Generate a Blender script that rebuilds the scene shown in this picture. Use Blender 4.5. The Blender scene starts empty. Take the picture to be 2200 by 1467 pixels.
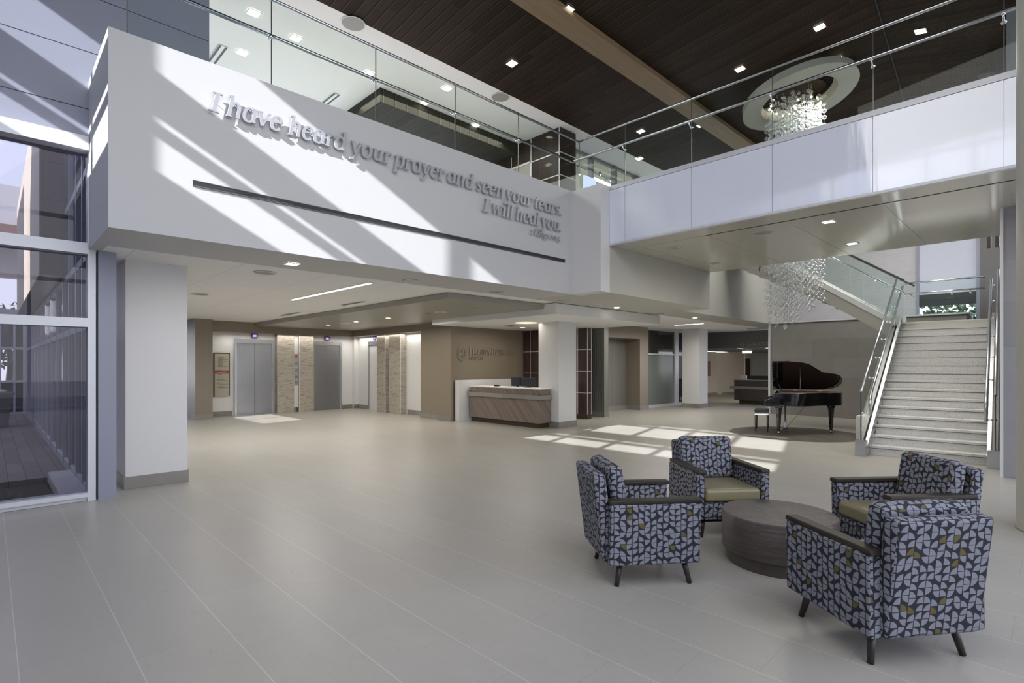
import bpy, bmesh, math, random
from mathutils import Vector, Matrix
random.seed(7)
S = bpy.context.scene
COL = S.collection

# ------------------------------------------------------------------ camera (2200 x 1467 frame)
FPX, PX, HY, EYE = 1149.0, 1100.0, 784.0, 1.6
CC, CS = .6991, .715                      # horizontal direction the camera looks along
cam_d = bpy.data.cameras.new('camera'); cam = bpy.data.objects.new('camera', cam_d); COL.objects.link(cam)
cam.location = (0, 0, EYE)
cam.rotation_euler = (math.pi/2, 0, -math.atan2(CC, CS))
cam_d.sensor_width = 36; cam_d.lens = 36*FPX/2200
cam_d.shift_y = (HY-733.5)/2200
cam_d.clip_start = .05; cam_d.clip_end = 300
S.camera = cam

# ------------------------------------------------------------------ world, sun, exposure
W = bpy.data.worlds.new('World'); S.world = W; W.use_nodes = True
wn = W.node_tree.nodes; wl = W.node_tree.links
for n in list(wn): wn.remove(n)
wo = wn.new('ShaderNodeOutputWorld'); bg = wn.new('ShaderNodeBackground')
tc = wn.new('ShaderNodeTexCoord'); sx = wn.new('ShaderNodeSeparateXYZ'); rp = wn.new('ShaderNodeValToRGB')
wl.new(tc.outputs['Generated'], sx.inputs[0]); wl.new(sx.outputs[2], rp.inputs[0])
e = rp.color_ramp.elements
e[0].position = 0.0; e[0].color = (.82, .83, .88, 1)
e[1].position = .6; e[1].color = (.62, .68, .90, 1)
wl.new(rp.outputs[0], bg.inputs[0]); bg.inputs[1].default_value = 1.95
wl.new(bg.outputs[0], wo.inputs[0])
sun_d = bpy.data.lights.new('sun', 'SUN'); sun = bpy.data.objects.new('sun', sun_d); COL.objects.link(sun)
sun_d.energy = 11.5; sun_d.angle = .007; sun_d.color = (1, .965, .90)
sun.rotation_euler = Vector((1, .285, -.505)).to_track_quat('-Z', 'Y').to_euler()
sun.location = (-10, -3, 12)
vs = S.view_settings
vs.view_transform = 'Standard'; vs.look = 'None'; vs.gamma = 1; vs.exposure = 0.70; vs.use_curve_mapping = False
S.cycles.use_denoising = True
S.cycles.max_bounces = 10; S.cycles.diffuse_bounces = 5; S.cycles.glossy_bounces = 4
S.cycles.transparent_max_bounces = 24; S.cycles.transmission_bounces = 6
S.cycles.sample_clamp_indirect = 6; S.cycles.caustics_reflective = False; S.cycles.caustics_refractive = False

def lamp(name, loc, sx_, sy_, power, col=(1, .95, .86), spread=170, rot=(0, 0, 0)):
    d = bpy.data.lights.new(name, 'AREA'); d.shape = 'RECTANGLE'; d.size = sx_; d.size_y = sy_
    d.energy = power; d.color = col; d.spread = math.radians(spread)
    o = bpy.data.objects.new(name, d); o.location = loc; o.rotation_euler = rot; COL.objects.link(o); return o

# ------------------------------------------------------------------ measuring helpers: photo pixel + known plane -> place
def ray(x, y):
    a = (x-PX)/FPX
    return (CC+CS*a, CS-CC*a, -(y-HY)/FPX)
def atz(x, y, z=0.):
    d = ray(x, y); t = (z-EYE)/d[2]; return Vector((d[0]*t, d[1]*t, z))
def atx(x, y, X):
    d = ray(x, y); t = X/d[0]; return Vector((X, d[1]*t, EYE+d[2]*t))
def aty(x, y, Y):
    d = ray(x, y); t = Y/d[1]; return Vector((d[0]*t, Y, EYE+d[2]*t))

# ------------------------------------------------------------------ materials
class NT:
    def __init__(s, name):
        s.m = bpy.data.materials.new(name); s.m.use_nodes = True; s.t = s.m.node_tree; s.n = s.t.nodes; s.l = s.t.links
        for n in list(s.n): s.n.remove(n)
        s.out = s.n.new('ShaderNodeOutputMaterial')
    def node(s, typ, **kw):
        n = s.n.new('ShaderNode'+typ)
        for k, v in kw.items(): setattr(n, k, v)
        return n
    def set(s, sock, v):
        if hasattr(v, 'is_linked') or hasattr(v, 'links'): s.l.new(v, sock)
        elif v is not None:
            if isinstance(v, (tuple, list)) and len(v) == 3 and sock.type == 'RGBA': v = (*v, 1)
            sock.default_value = v
    def math(s, op, a, b=None, c=None):
        n = s.node('Math', operation=op); s.set(n.inputs[0], a)
        if b is not None: s.set(n.inputs[1], b)
        if c is not None: s.set(n.inputs[2], c)
        return n.outputs[0]
    def mix(s, f, a, b):
        n = s.node('MixRGB'); s.set(n.inputs[0], f); s.set(n.inputs[1], a); s.set(n.inputs[2], b); return n.outputs[0]
    def coord(s, k='Object'):
        return s.node('TexCoord').outputs[k]
    def sep(s, v):
        n = s.node('SeparateXYZ'); s.l.new(v, n.inputs[0]); return n.outputs
    def comb(s, x, y, z=0.):
        n = s.node('CombineXYZ'); s.set(n.inputs[0], x); s.set(n.inputs[1], y); s.set(n.inputs[2], z); return n.outputs[0]
    def noise(s, v, scale, detail=4, rough=.55, dist=0.):
        n = s.node('TexNoise'); s.l.new(v, n.inputs['Vector']); n.inputs['Scale'].default_value = scale
        n.inputs['Detail'].default_value = detail; n.inputs['Roughness'].default_value = rough
        n.inputs['Distortion'].default_value = dist; return n.outputs[0]
    def white(s, v):
        n = s.node('TexWhiteNoise', noise_dimensions='3D'); s.l.new(v, n.inputs['Vector']); return n.outputs
    def scale(s, v, sc):
        n = s.node('Mapping'); s.l.new(v, n.inputs[0]); n.inputs['Scale'].default_value = sc; return n.outputs[0]
    def ramp(s, f, stops):
        n = s.node('ValToRGB'); s.set(n.inputs[0], f); el = n.color_ramp.elements
        while len(el) < len(stops): el.new(.5)
        for e_, (p, c) in zip(el, stops): e_.position = p; e_.color = (*c, 1)
        return n.outputs[0]
    def bump(s, h, strength=.2, dist=.01):
        n = s.node('Bump'); s.set(n.inputs['Height'], h); n.inputs['Strength'].default_value = strength
        n.inputs['Distance'].default_value = dist; return n.outputs[0]
    def pbr(s, color, rough=.5, metal=0., spec=.5, normal=None, coat=0., emit=None, es=0.):
        p = s.node('BsdfPrincipled'); s.set(p.inputs['Base Color'], color); s.set(p.inputs['Roughness'], rough)
        s.set(p.inputs['Metallic'], metal); p.inputs['Specular IOR Level'].default_value = spec
        if coat: p.inputs['Coat Weight'].default_value = coat; p.inputs['Coat Roughness'].default_value = .04; p.inputs['Coat IOR'].default_value = 1.5
        if normal is not None: s.l.new(normal, p.inputs['Normal'])
        if emit: p.inputs['Emission Color'].default_value = (*emit, 1); p.inputs['Emission Strength'].default_value = es
        s.l.new(p.outputs[0], s.out.inputs[0]); return s.m

def plain(name, c, rough=.5, metal=0., var=.04, scale=6, spec=.5, coat=0., bump=0.):
    t = NT(name); f = t.noise(t.coord(), scale)
    col = t.mix(f, tuple(x*(1-var) for x in c), tuple(min(1, x*(1+var)) for x in c))
    nm = t.bump(t.noise(t.coord(), 260, 2), bump, .002) if bump else None
    return t.pbr(col, rough, metal, spec, nm, coat)

def glass(name, tint=(.93, .97, .96), refl=.5, base=.035):
    t = NT(name); tr = t.node('BsdfTransparent'); tr.inputs[0].default_value = (*tint, 1)
    gl = t.node('BsdfGlossy'); gl.inputs['Roughness'].default_value = .0
    lw = t.node('LayerWeight'); lw.inputs[0].default_value = .35
    f = t.math('MULTIPLY_ADD', t.math('POWER', lw.outputs['Facing'], 3.), refl, base)
    mx = t.node('MixShader'); t.l.new(f, mx.inputs[0]); t.l.new(tr.outputs[0], mx.inputs[1]); t.l.new(gl.outputs[0], mx.inputs[2])
    t.l.new(mx.outputs[0], t.out.inputs[0]); return t.m

def emis(name, c, s):
    t = NT(name); e_ = t.node('Emission'); f = t.noise(t.coord(), 20)
    t.l.new(t.mix(f, tuple(x*.94 for x in c), c), e_.inputs[0]); e_.inputs[1].default_value = s
    t.l.new(e_.outputs[0], t.out.inputs[0]); return t.m

M = {}
M['white'] = plain('white_paint', (.70, .70, .69), .55, var=.015)
M['ceil'] = plain('ceiling_paint', (.82, .82, .80), .7, var=.015)
M['beige'] = plain('warm_grey_paint', (.49, .485, .43), .55, var=.02)
M['blue'] = plain('cool_grey_panel', (.29, .305, .375), .4, var=.02)
M['soffitb'] = plain('glossy_soffit', (.53, .52, .46), .12, var=.02, spec=.5)
M['brown'] = plain('bronze_wallcovering', (.25, .21, .158), .35, var=.06, scale=3)
M['taupe'] = plain('taupe_soffit', (.33, .315, .27), .4, var=.03)
M['charcoal'] = plain('charcoal_paint', (.16, .155, .15), .55)
M['cream'] = plain('cream_paint', (.62, .54, .42), .6, var=.03)
M['alu'] = plain('white_aluminium', (.66, .67, .70), .35, .15, var=.02)
M['steel'] = plain('brushed_steel', (.55, .56, .58), .25, 1., var=.06, scale=30)
M['chrome'] = plain('polished_steel', (.75, .76, .78), .12, 1., var=.02)
M['dsteel'] = plain('dark_steel', (.11, .105, .10), .3, .7)
M['black'] = plain('piano_black', (.006, .006, .007), .06, var=.1, spec=.6, coat=.6)
M['pianosilver'] = plain('piano_black_polish', (.02, .02, .025), .05, var=.1, spec=.8, coat=1.)
M['brass'] = plain('brass', (.75, .58, .28), .25, 1.)
M['rubber'] = plain('black_plastic', (.02, .02, .022), .45)
M['vinyl'] = plain('olive_vinyl', (.245, .215, .12), .32, var=.08, scale=8)
M['walnut'] = None
M['emit_w'] = emis('downlight_glow', (1, .93, .78), 6.)
M['emit_l'] = emis('linear_glow', (1, .96, .92), 4.)
M['emit_cove'] = emis('cove_glow', (1, .80, .52), .9)
M['emit_v'] = emis('violet_display', (.30, .16, .95), 1.6)
M['screen'] = emis('pale_screen', (.40, .46, .85), 1.)
M['offlight'] = plain('unlit_lens', (.30, .295, .27), .3)
M['glass'] = glass('clear_glass', (.93, .965, .95), .10, .012)
M['wglass'] = glass('window_glass', (.86, .88, .93), .55, .05)
M['tglass'] = glass('tinted_glass', (.52, .52, .57), .28, .03)
M['bubble'] = glass('bubble_glass', (.97, .98, .98), 1.1, .16)
M['red'] = plain('sign_red', (.36, .05, .04), .5)
M['sign'] = plain('sign_cream', (.40, .38, .30), .5)
M['signtext'] = plain('sign_brown', (.07, .055, .035), .5)
M['bronze'] = plain('bronze_frame', (.06, .045, .03), .4, .3)
M['letter'] = plain('brushed_letter', (.46, .47, .50), .38, .35, var=.05, scale=40)
M['logo'] = plain('logo_metal', (.46, .43, .36), .35, .6)
M['copper'] = plain('copper_cladding', (.27, .155, .12), .35, .2, var=.06, scale=2)
M['stucco'] = plain('pale_render', (.62, .60, .58), .8)
M['dwood'] = None
M['leaf'] = plain('leaf_green', (.12, .20, .11), .5, var=.3)
M['rock'] = plain('white_rock', (.7, .7, .7), .7, var=.2)
M['shadeb'] = plain('roller_shade', (.62, .66, .75), .8)
M['dshade'] = plain('dark_shade', (.04, .05, .05), .7)
M['mulch'] = None

def floor_mat():
    t = NT('limestone_tile'); x, y, z = t.sep(t.coord())
    u = t.math('DIVIDE', t.math('SUBTRACT', x, .11), .4593); row = t.math('FLOOR', u); fu = t.math('FRACT', u)
    v = t.math('DIVIDE', t.math('ADD', t.math('SUBTRACT', y, 3.81), t.math('MULTIPLY', row, .30)), .915)
    fv = t.math('FRACT', v); cv = t.math('FLOOR', v)
    du = t.math('MULTIPLY', t.math('MINIMUM', fu, t.math('SUBTRACT', 1., fu)), .4593)
    dv = t.math('MULTIPLY', t.math('MINIMUM', fv, t.math('SUBTRACT', 1., fv)), .915)
    gu = t.math('LESS_THAN', du, .0022); gv = t.math('LESS_THAN', dv, .0015)
    wn_ = t.white(t.comb(row, cv, 0.))[0]
    co = t.coord()
    n1 = t.noise(t.scale(co, (1.2, .5, 1)), 2.2, 5, .6, .6)
    n2 = t.noise(co, 14, 6, .7, .4)
    n3 = t.noise(t.scale(co, (2.2, 1., 1)), 9, 8, .75, 1.2)
    base = t.mix(n1, (.352, .334, .292), (.432, .415, .370))
    base = t.mix(t.math('MULTIPLY', wn_, .55), base, (.355, .342, .305))
    spots = t.ramp(n3, [(.30, (.78, .76, .70)), (.42, (1, 1, 1))])
    n = t.node('MixRGB', blend_type='MULTIPLY'); n.inputs[0].default_value = .8; t.l.new(base, n.inputs[1]); t.l.new(spots, n.inputs[2])
    b2 = t.mix(t.math('MULTIPLY', t.math('SUBTRACT', n2, .3), .35), n.outputs[0], (.49, .47, .425))
    c = t.mix(t.math('MULTIPLY', gv, .45), b2, (.20, .19, .17))
    c = t.mix(t.math('MULTIPLY', gu, .75), c, (.62, .60, .55))
    r = t.math('MULTIPLY_ADD', n2, .16, .26)
    return t.pbr(c, r, 0, .45, t.bump(t.math('MAXIMUM', gu, gv), .25, -.003))
M['floor'] = floor_mat()

def wood(name, c1, c2, axis=0, sc=1., rough=.35, spec=.5):
    t = NT(name); co = t.coord(); s_ = [18*sc, 18*sc, 18*sc]; s_[axis] = 1.1*sc
    f = t.noise(t.scale(co, tuple(s_)), 2., 6, .65, .5)
    return t.pbr(t.ramp(f, [(.3, c1), (.7, c2)]), rough, 0, spec)
M['table'] = wood('espresso_veneer', (.050, .040, .035), (.115, .098, .086), 2, .5, .38)
def tablewood():
    t = NT('espresso_veneer_band'); co = t.coord(); x, y, z = t.sep(co)
    ang = t.math('ARCTAN2', y, x)
    f = t.noise(t.comb(t.math('MULTIPLY', ang, .8), t.math('MULTIPLY', z, 70.), 0.), 1.5, 5, .65, .4)
    return t.pbr(t.ramp(f, [(.3, (.052, .042, .037)), (.7, (.125, .106, .095))]), .36)
M['tableside'] = tablewood()
M['legwood'] = wood('dark_leg_wood', (.018, .012, .010), (.045, .032, .026), 2, 1, .3)
M['armwood'] = wood('dark_arm_wood', (.018, .014, .010), (.045, .037, .028), 0, 1, .42, .3)
M['panelwood'] = wood('dark_panel_wood', (.020, .014, .010), (.055, .04, .03), 2, .4, .45, .25)
M['redwood'] = wood('reddish_panel', (.035, .022, .018), (.062, .04, .034), 2, .4, .18)
M['beam'] = wood('tan_beam', (.20, .14, .075), (.27, .19, .105), 0, .5, .55)

def slats(name, pitch, c1, c2, gap=.09, length=2.6):
    t = NT(name); x, y, z = t.sep(t.coord())
    u = t.math('DIVIDE', x, pitch); row = t.math('FLOOR', u); fu = t.math('FRACT', u)
    r0 = t.white(t.comb(row, 3., 1.))[0]
    v = t.math('DIVIDE', t.math('ADD', y, t.math('MULTIPLY', r0, 7.)), length); cell = t.math('FLOOR', v)
    rr = t.white(t.comb(row, cell, 5.))[0]
    g = t.math('LESS_THAN', fu, gap)
    f = t.noise(t.scale(t.coord(), (22, 1.2, 1)), 2, 5, .6, .4)
    c = t.mix(f, c1, c2)
    c = t.mix(t.math('MULTIPLY', rr, .6), c, tuple(a*.5 for a in c1))
    edge = t.math('LESS_THAN', t.math('ABSOLUTE', t.math('SUBTRACT', fu, gap+.04)), .035)
    c = t.mix(t.math('MULTIPLY', edge, .5), c, tuple(min(1, a*2.) for a in c2))
    c = t.mix(g, c, (.004, .003, .003))
    return t.pbr(c, .6, 0, .12)
M['slat'] = slats('walnut_slats', .19, (.014, .0085, .005), (.060, .038, .022), .11)
M['slat2'] = slats('olive_slats', .30, (.040, .038, .029), (.055, .052, .041), .04)

def diag(name, c1, c2):
    t = NT(name); x, y, z = t.sep(t.coord())
    d = t.math('ADD', t.math('MULTIPLY', t.math('ADD', x, t.math('MULTIPLY', y, -1.)), .75), t.math('MULTIPLY', z, .66))
    f = t.noise(t.comb(t.math('MULTIPLY', d, 9.), t.math('MULTIPLY', z, .4), 0.), 1.6, 4, .55, .3)
    return t.pbr(t.ramp(f, [(.32, c1), (.68, c2)]), .35)
M['deskwood'] = diag('diagonal_laminate', (.15, .115, .095), (.25, .20, .165))
M['deskdark'] = diag('dark_diagonal_laminate', (.060, .044, .036), (.095, .072, .06))

def stone(name, c1, c2, tw=.6, th=.3, axis='y', rough=.4, joint=.5):
    t = NT(name); x, y, z = t.sep(t.coord()); h = y if axis == 'y' else x
    v = t.math('DIVIDE', z, th); row = t.math('FLOOR', v); fv = t.math('FRACT', v)
    u = t.math('ADD', t.math('DIVIDE', h, tw), t.math('MULTIPLY', row, .5)); fu = t.math('FRACT', u)
    g = t.math('MAXIMUM', t.math('LESS_THAN', fu, .004/tw), t.math('LESS_THAN', fv, .004/th))
    rr = t.white(t.comb(t.math('FLOOR', u), row, 2.))[0]
    n = t.noise(t.coord(), 3.5, 7, .65, .6)
    c = t.mix(t.math('ADD', t.math('MULTIPLY', n, .6), t.math('MULTIPLY', rr, .4)), c1, c2)
    return t.pbr(t.mix(t.math('MULTIPLY', g, joint), c, tuple(a*.5 for a in c1)), rough)
M['stone'] = stone('grey_stone_tile', (.165, .155, .14), (.27, .26, .235), 1.2, .6)
M['stonep'] = stone('blue_grey_stone', (.27, .27, .28), (.35, .35, .36), 1.2, .62)
M['base'] = stone('stone_skirting', (.17, .16, .14), (.34, .325, .295), .9, 9., rough=.35)

def travertine():
    t = NT('travertine'); co = t.coord()
    f = t.noise(t.scale(co, (1.0, 1.0, 7)), 2.2, 8, .72, 2.2)
    f2 = t.noise(t.scale(co, (2., 2., 30)), 2., 6, .7, .8)
    c = t.ramp(f, [(.34, (.12, .095, .07)), (.43, (.34, .305, .245)), (.56, (.52, .485, .42)), (.68, (.30, .265, .21)), (.8, (.5, .47, .4))])
    c = t.mix(t.math('MULTIPLY', f2, .35), c, (.28, .24, .18))
    return t.pbr(c, .4)
M['trav'] = travertine()

def terrazzo():
    t = NT('speckled_terrazzo'); co = t.coord()
    v = t.node('TexVoronoi'); t.l.new(co, v.inputs['Vector']); v.inputs['Scale'].default_value = 95
    w = t.white(v.outputs['Position'])[0]
    d = t.math('LESS_THAN', w, .13); n = t.noise(co, 5, 4)
    c = t.mix(n, (.64, .64, .62), (.71, .71, .69)); c = t.mix(t.math('MULTIPLY', d, .42), c, (.30, .30, .29))
    return t.pbr(c, .4)
M['terrazzo'] = terrazzo()

def shiplap():
    t = NT('ribbed_wall_panel'); x, y, z = t.sep(t.coord())
    n = t.noise(t.scale(t.coord(), (1, .35, 9)), 3, 4, .6, .6)
    f = t.math('FRACT', t.math('DIVIDE', t.math('ADD', z, t.math('MULTIPLY', n, .05)), .055))
    g = t.math('LESS_THAN', f, .16)
    return t.pbr(t.mix(t.math('MULTIPLY', g, .45), (.56, .55, .57), (.32, .32, .34)), .5, normal=t.bump(f, .3, .01))
M['shiplap'] = shiplap()

def ribs():
    t = NT('ribbed_metal_panel'); x, y, z = t.sep(t.coord())
    s_ = t.math('SINE', t.math('MULTIPLY', t.math('ADD', x, t.math('MULTIPLY', y, 1.)), 95.))
    n = t.noise(t.scale(t.coord(), (9, 9, .2)), 2, 3)
    c = t.mix(n, (.17, .165, .145), (.29, .285, .26))
    return t.pbr(c, .4, .2, normal=t.bump(s_, .3, .008))
M['ribs'] = ribs()

def fabric():
    t = NT('patterned_fabric'); u0, v0, _ = t.sep(t.coord('UV')); P = .045
    u = t.math('DIVIDE', u0, P); col = t.math('FLOOR', u); fu = t.math('FRACT', u)
    sh = t.math('MULTIPLY', t.white(t.comb(col, 11., 0.))[0], 1.)
    v = t.math('ADD', t.math('DIVIDE', v0, P*.95), sh); row = t.math('FLOOR', v); fv = t.math('FRACT', v)
    w = t.white(t.comb(col, row, 3.)); r1 = w[0]
    flip = t.math('GREATER_THAN', r1, .5)
    par = t.math('GREATER_THAN', t.white(t.comb(col, row, 21.))[0], .62)
    fx = t.math('ABSOLUTE', t.math('SUBTRACT', fu, flip)); fy = t.math('ABSOLUTE', t.math('SUBTRACT', fv, par))
    d = t.math('SQRT', t.math('ADD', t.math('POWER', fx, 2.), t.math('POWER', fy, 2.)))
    light = t.math('MULTIPLY', t.math('LESS_THAN', d, .90), t.math('GREATER_THAN', t.math('MINIMUM', fx, fy), .05))
    olive = t.math('LESS_THAN', t.white(t.comb(col, row, 9.))[0], .07)
    lc = t.mix(olive, (.235, .24, .275), (.13, .11, .04))
    c = t.mix(light, (.028, .030, .040), lc)
    return t.pbr(c, .8, 0, .2, t.bump(t.noise(t.coord(), 500, 2), .15, .001))
M['fabric'] = fabric()

def planks(name, c1, c2, pitch=.14, ang=0., length=1.6, gapc=(.03, .025, .02)):
    t = NT(name); mp = t.node('Mapping'); t.l.new(t.coord(), mp.inputs[0]); mp.inputs['Rotation'].default_value = (0, 0, ang)
    x, y, z = t.sep(mp.outputs[0])
    u = t.math('DIVIDE', x, pitch); row = t.math('FLOOR', u); fu = t.math('FRACT', u)
    v = t.math('ADD', t.math('DIVIDE', y, length), t.white(t.comb(row, 1., 1.))[0]); fv = t.math('FRACT', v)
    rr = t.white(t.comb(row, t.math('FLOOR', v), 4.))[0]
    g = t.math('MAXIMUM', t.math('LESS_THAN', fu, .04), t.math('LESS_THAN', fv, .008))
    n = t.noise(t.scale(mp.outputs[0], (20, 1.5, 1)), 2, 4)
    c = t.mix(t.math('ADD', t.math('MULTIPLY', rr, .6), t.math('MULTIPLY', n, .4)), c1, c2)
    return t.pbr(t.mix(g, c, gapc), .5)
M['deck'] = planks('grey_deck_boards', (.20, .165, .14), (.31, .265, .23), .19, 0., 1.1)
M['inlay'] = planks('dark_inlay_planks', (.070, .058, .050), (.125, .105, .09), .15, .9, 1.2)

def mulch():
    t = NT('bark_mulch'); co = t.coord()
    f = t.noise(t.scale(co, (1, 2.2, 1)), 38, 6, .8, 1.5)
    return t.pbr(t.ramp(f, [(.3, (.02, .013, .01)), (.5, (.10, .065, .045)), (.72, (.34, .24, .17))]), .9, normal=t.bump(f, 1., .03))
M['mulch'] = mulch()

def shirt_panel():
    t = NT('gloss_white_panel'); n = t.noise(t.scale(t.coord(), (1, 3, .35)), 1.6, 3, .5)
    n2 = t.noise(t.scale(t.coord(), (1, 60, 2)), 3, 3, .5)
    return t.pbr(t.mix(n, (.80, .84, .97), (.84, .88, .99)), .07, 0, .9, t.bump(t.math('ADD', n, t.math('MULTIPLY', n2, .03)), .10, .03), coat=1.)
M['gloss'] = shirt_panel()

def greenview():
    t = NT('foliage'); f = t.noise(t.coord(), 5, 7, .7, .8)
    return t.pbr(t.ramp(f, [(.35, (.03, .05, .02)), (.5, (.12, .18, .07)), (.68, (.5, .58, .38))]), .9)
M['tree'] = greenview()

# ------------------------------------------------------------------ mesh builder
class MB:
    def __init__(s): s.v = []; s.f = []
    def add(s, vs_, fs): b = len(s.v); s.v += [Vector(v) for v in vs_]; s.f += [tuple(b+i for i in f) for f in fs]; return s
    def box(s, a, b):
        x0, y0, z0 = (min(p, q) for p, q in zip(a, b)); x1, y1, z1 = (max(p, q) for p, q in zip(a, b))
        return s.add([(x0,y0,z0),(x1,y0,z0),(x1,y1,z0),(x0,y1,z0),(x0,y0,z1),(x1,y0,z1),(x1,y1,z1),(x0,y1,z1)],
                     [(0,3,2,1),(4,5,6,7),(0,1,5,4),(1,2,6,5),(2,3,7,6),(3,0,4,7)])
    def hexa(s, p): return s.add(p, [(0,3,2,1),(4,5,6,7),(0,1,5,4),(1,2,6,5),(2,3,7,6),(3,0,4,7)])
    def quad(s, *p): return s.add(p, [tuple(range(len(p)))])
    def prism(s, poly, z0, z1):
        n = len(poly); return s.add([(x, y, z0) for x, y in poly]+[(x, y, z1) for x, y in poly],
            [tuple(range(n))[::-1], tuple(range(n, 2*n))]+[(i, (i+1) % n, n+(i+1) % n, n+i) for i in range(n)])
    def slab(s, poly, off):          # poly 3d points, extruded by vector off
        n = len(poly); off = Vector(off); P = [Vector(p) for p in poly]
        return s.add(P+[p+off for p in P], [tuple(range(n))[::-1], tuple(range(n, 2*n))]+[(i, (i+1) % n, n+(i+1) % n, n+i) for i in range(n)])
    def tube(s, pts, r, n=10, cap=True):
        pts = [Vector(p) for p in pts]; rs = r if isinstance(r, (list, tuple)) else [r]*len(pts); b = len(s.v); up0 = None
        for i, p in enumerate(pts):
            d = (pts[min(i+1, len(pts)-1)]-pts[max(i-1, 0)]).normalized()
            ref = Vector((0, 0, 1)) if abs(d.z) < .9 else Vector((1, 0, 0))
            a = d.cross(ref).normalized(); c = d.cross(a)
            if up0 is not None and a.dot(up0) < 0: a = -a; c = -c
            up0 = a
            for k in range(n):
                t = 2*math.pi*k/n; s.v.append(p+(a*math.cos(t)+c*math.sin(t))*rs[i])
        for i in range(len(pts)-1):
            for k in range(n):
                k2 = (k+1) % n; s.f.append((b+i*n+k, b+i*n+k2, b+(i+1)*n+k2, b+(i+1)*n+k))
        if cap: s.f.append(tuple(b+k for k in range(n))[::-1]); s.f.append(tuple(b+(len(pts)-1)*n+k for k in range(n)))
        return s
    def cyl(s, c, r, z0, z1, n=32): return s.tube([(c[0], c[1], z0), (c[0], c[1], z1)], r, n)
    def lathe(s, prof, c=(0, 0), n=32):
        b = len(s.v)
        for r, z in prof:
            for k in range(n): t = 2*math.pi*k/n; s.v.append(Vector((c[0]+r*math.cos(t), c[1]+r*math.sin(t), z)))
        for i in range(len(prof)-1):
            for k in range(n): k2 = (k+1) % n; s.f.append((b+i*n+k, b+i*n+k2, b+(i+1)*n+k2, b+(i+1)*n+k))
        return s
    def ball(s, c, r, n=8, m=6, sz=1.):
        b = len(s.v); c = Vector(c); s.v.append(c+Vector((0, 0, r*sz)))
        for i in range(1, m):
            for k in range(n):
                a = math.pi*i/m; t = 2*math.pi*k/n
                s.v.append(c+Vector((r*math.sin(a)*math.cos(t), r*math.sin(a)*math.sin(t), r*sz*math.cos(a))))
        s.v.append(c-Vector((0, 0, r*sz))); e_ = len(s.v)-1
        for k in range(n):
            k2 = (k+1) % n; s.f.append((b, b+1+k, b+1+k2))
            for i in range(m-2): s.f.append((b+1+i*n+k, b+1+(i+1)*n+k, b+1+(i+1)*n+k2, b+1+i*n+k2))
            s.f.append((e_, b+1+(m-2)*n+k2, b+1+(m-2)*n+k))
        return s
    def build(s, name, mat, parent=None, smooth=False, bevel=0, seg=2, world=False, xf=None, origin=None):
        me = bpy.data.meshes.new(name); V = s.v
        if xf is not None: V = [xf @ v for v in V]
        if world and parent is not None:
            inv = parent.matrix_basis.inverted(); V = [inv @ v for v in V]
        if origin is not None: V = [v-Vector(origin) for v in V]
        me.from_pydata([tuple(v) for v in V], [], s.f); me.update()
        bm = bmesh.new(); bm.from_mesh(me); bmesh.ops.recalc_face_normals(bm, faces=bm.faces)
        uv = bm.loops.layers.uv.new('UVMap')
        for f in bm.faces:
            nn = f.normal; a = max(range(3), key=lambda i: abs(nn[i]))
            for l in f.loops:
                co = l.vert.co; l[uv].uv = (co.y+nn.x, co.z) if a == 0 else ((co.x, co.z) if a == 1 else (co.x, co.y))
            f.smooth = smooth
        bm.to_mesh(me); bm.free()
        o = bpy.data.objects.new(name, me); COL.objects.link(o)
        if origin is not None: o.location = origin
        m = M[mat] if isinstance(mat, str) else mat
        me.materials.append(m)
        if parent is not None: o.parent = parent
        if bevel:
            b = o.modifiers.new('bevel', 'BEVEL'); b.width = bevel; b.segments = seg; b.limit_method = 'ANGLE'; b.angle_limit = .7
            if smooth or seg > 1:
                for p in me.polygons: p.use_smooth = True
                w = o.modifiers.new('wn', 'WEIGHTED_NORMAL'); w.keep_sharp = True
        return o

def tag(o, label=None, cat=None, group=None, kind=None):
    if label: o['label'] = label
    if cat: o['category'] = cat
    if group: o['group'] = group
    if kind: o['kind'] = kind
    return o
def thing(name, label, cat, loc=(0, 0, 0), rotz=0, group=None):
    o = bpy.data.objects.new(name, None); COL.objects.link(o); o.location = loc; o.rotation_euler = (0, 0, rotz)
    o.matrix_basis = Matrix.Translation(Vector(loc)) @ Matrix.Rotation(rotz, 4, 'Z')
    return tag(o, label, cat, group)
def struct(o): return tag(o, kind='structure')
def dup(root, loc, rotz=0, label=None, group=None):
    r = root.copy(); COL.objects.link(r); r.location = loc; r.rotation_euler = (0, 0, rotz)
    if label: r['label'] = label
    if group: r['group'] = group
    for ch in list(root.children):
        c = ch.copy(); COL.objects.link(c); c.parent = r
        for g in ch.children:
            d = g.copy(); COL.objects.link(d); d.parent = c
    return r

# ================================================================== SETTING
FZ, FT, CZ = 2.96, 4.94, 2.96         # soffit height, top of upper-floor curb, ground-floor ceiling
# floor
b = MB(); b.box((-3.5, -9, -.15), (.85, 8.0, 0)); b.box((.85, -9, -.15), (34, 24, 0))
struct(b.build('floor', 'floor'))
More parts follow.
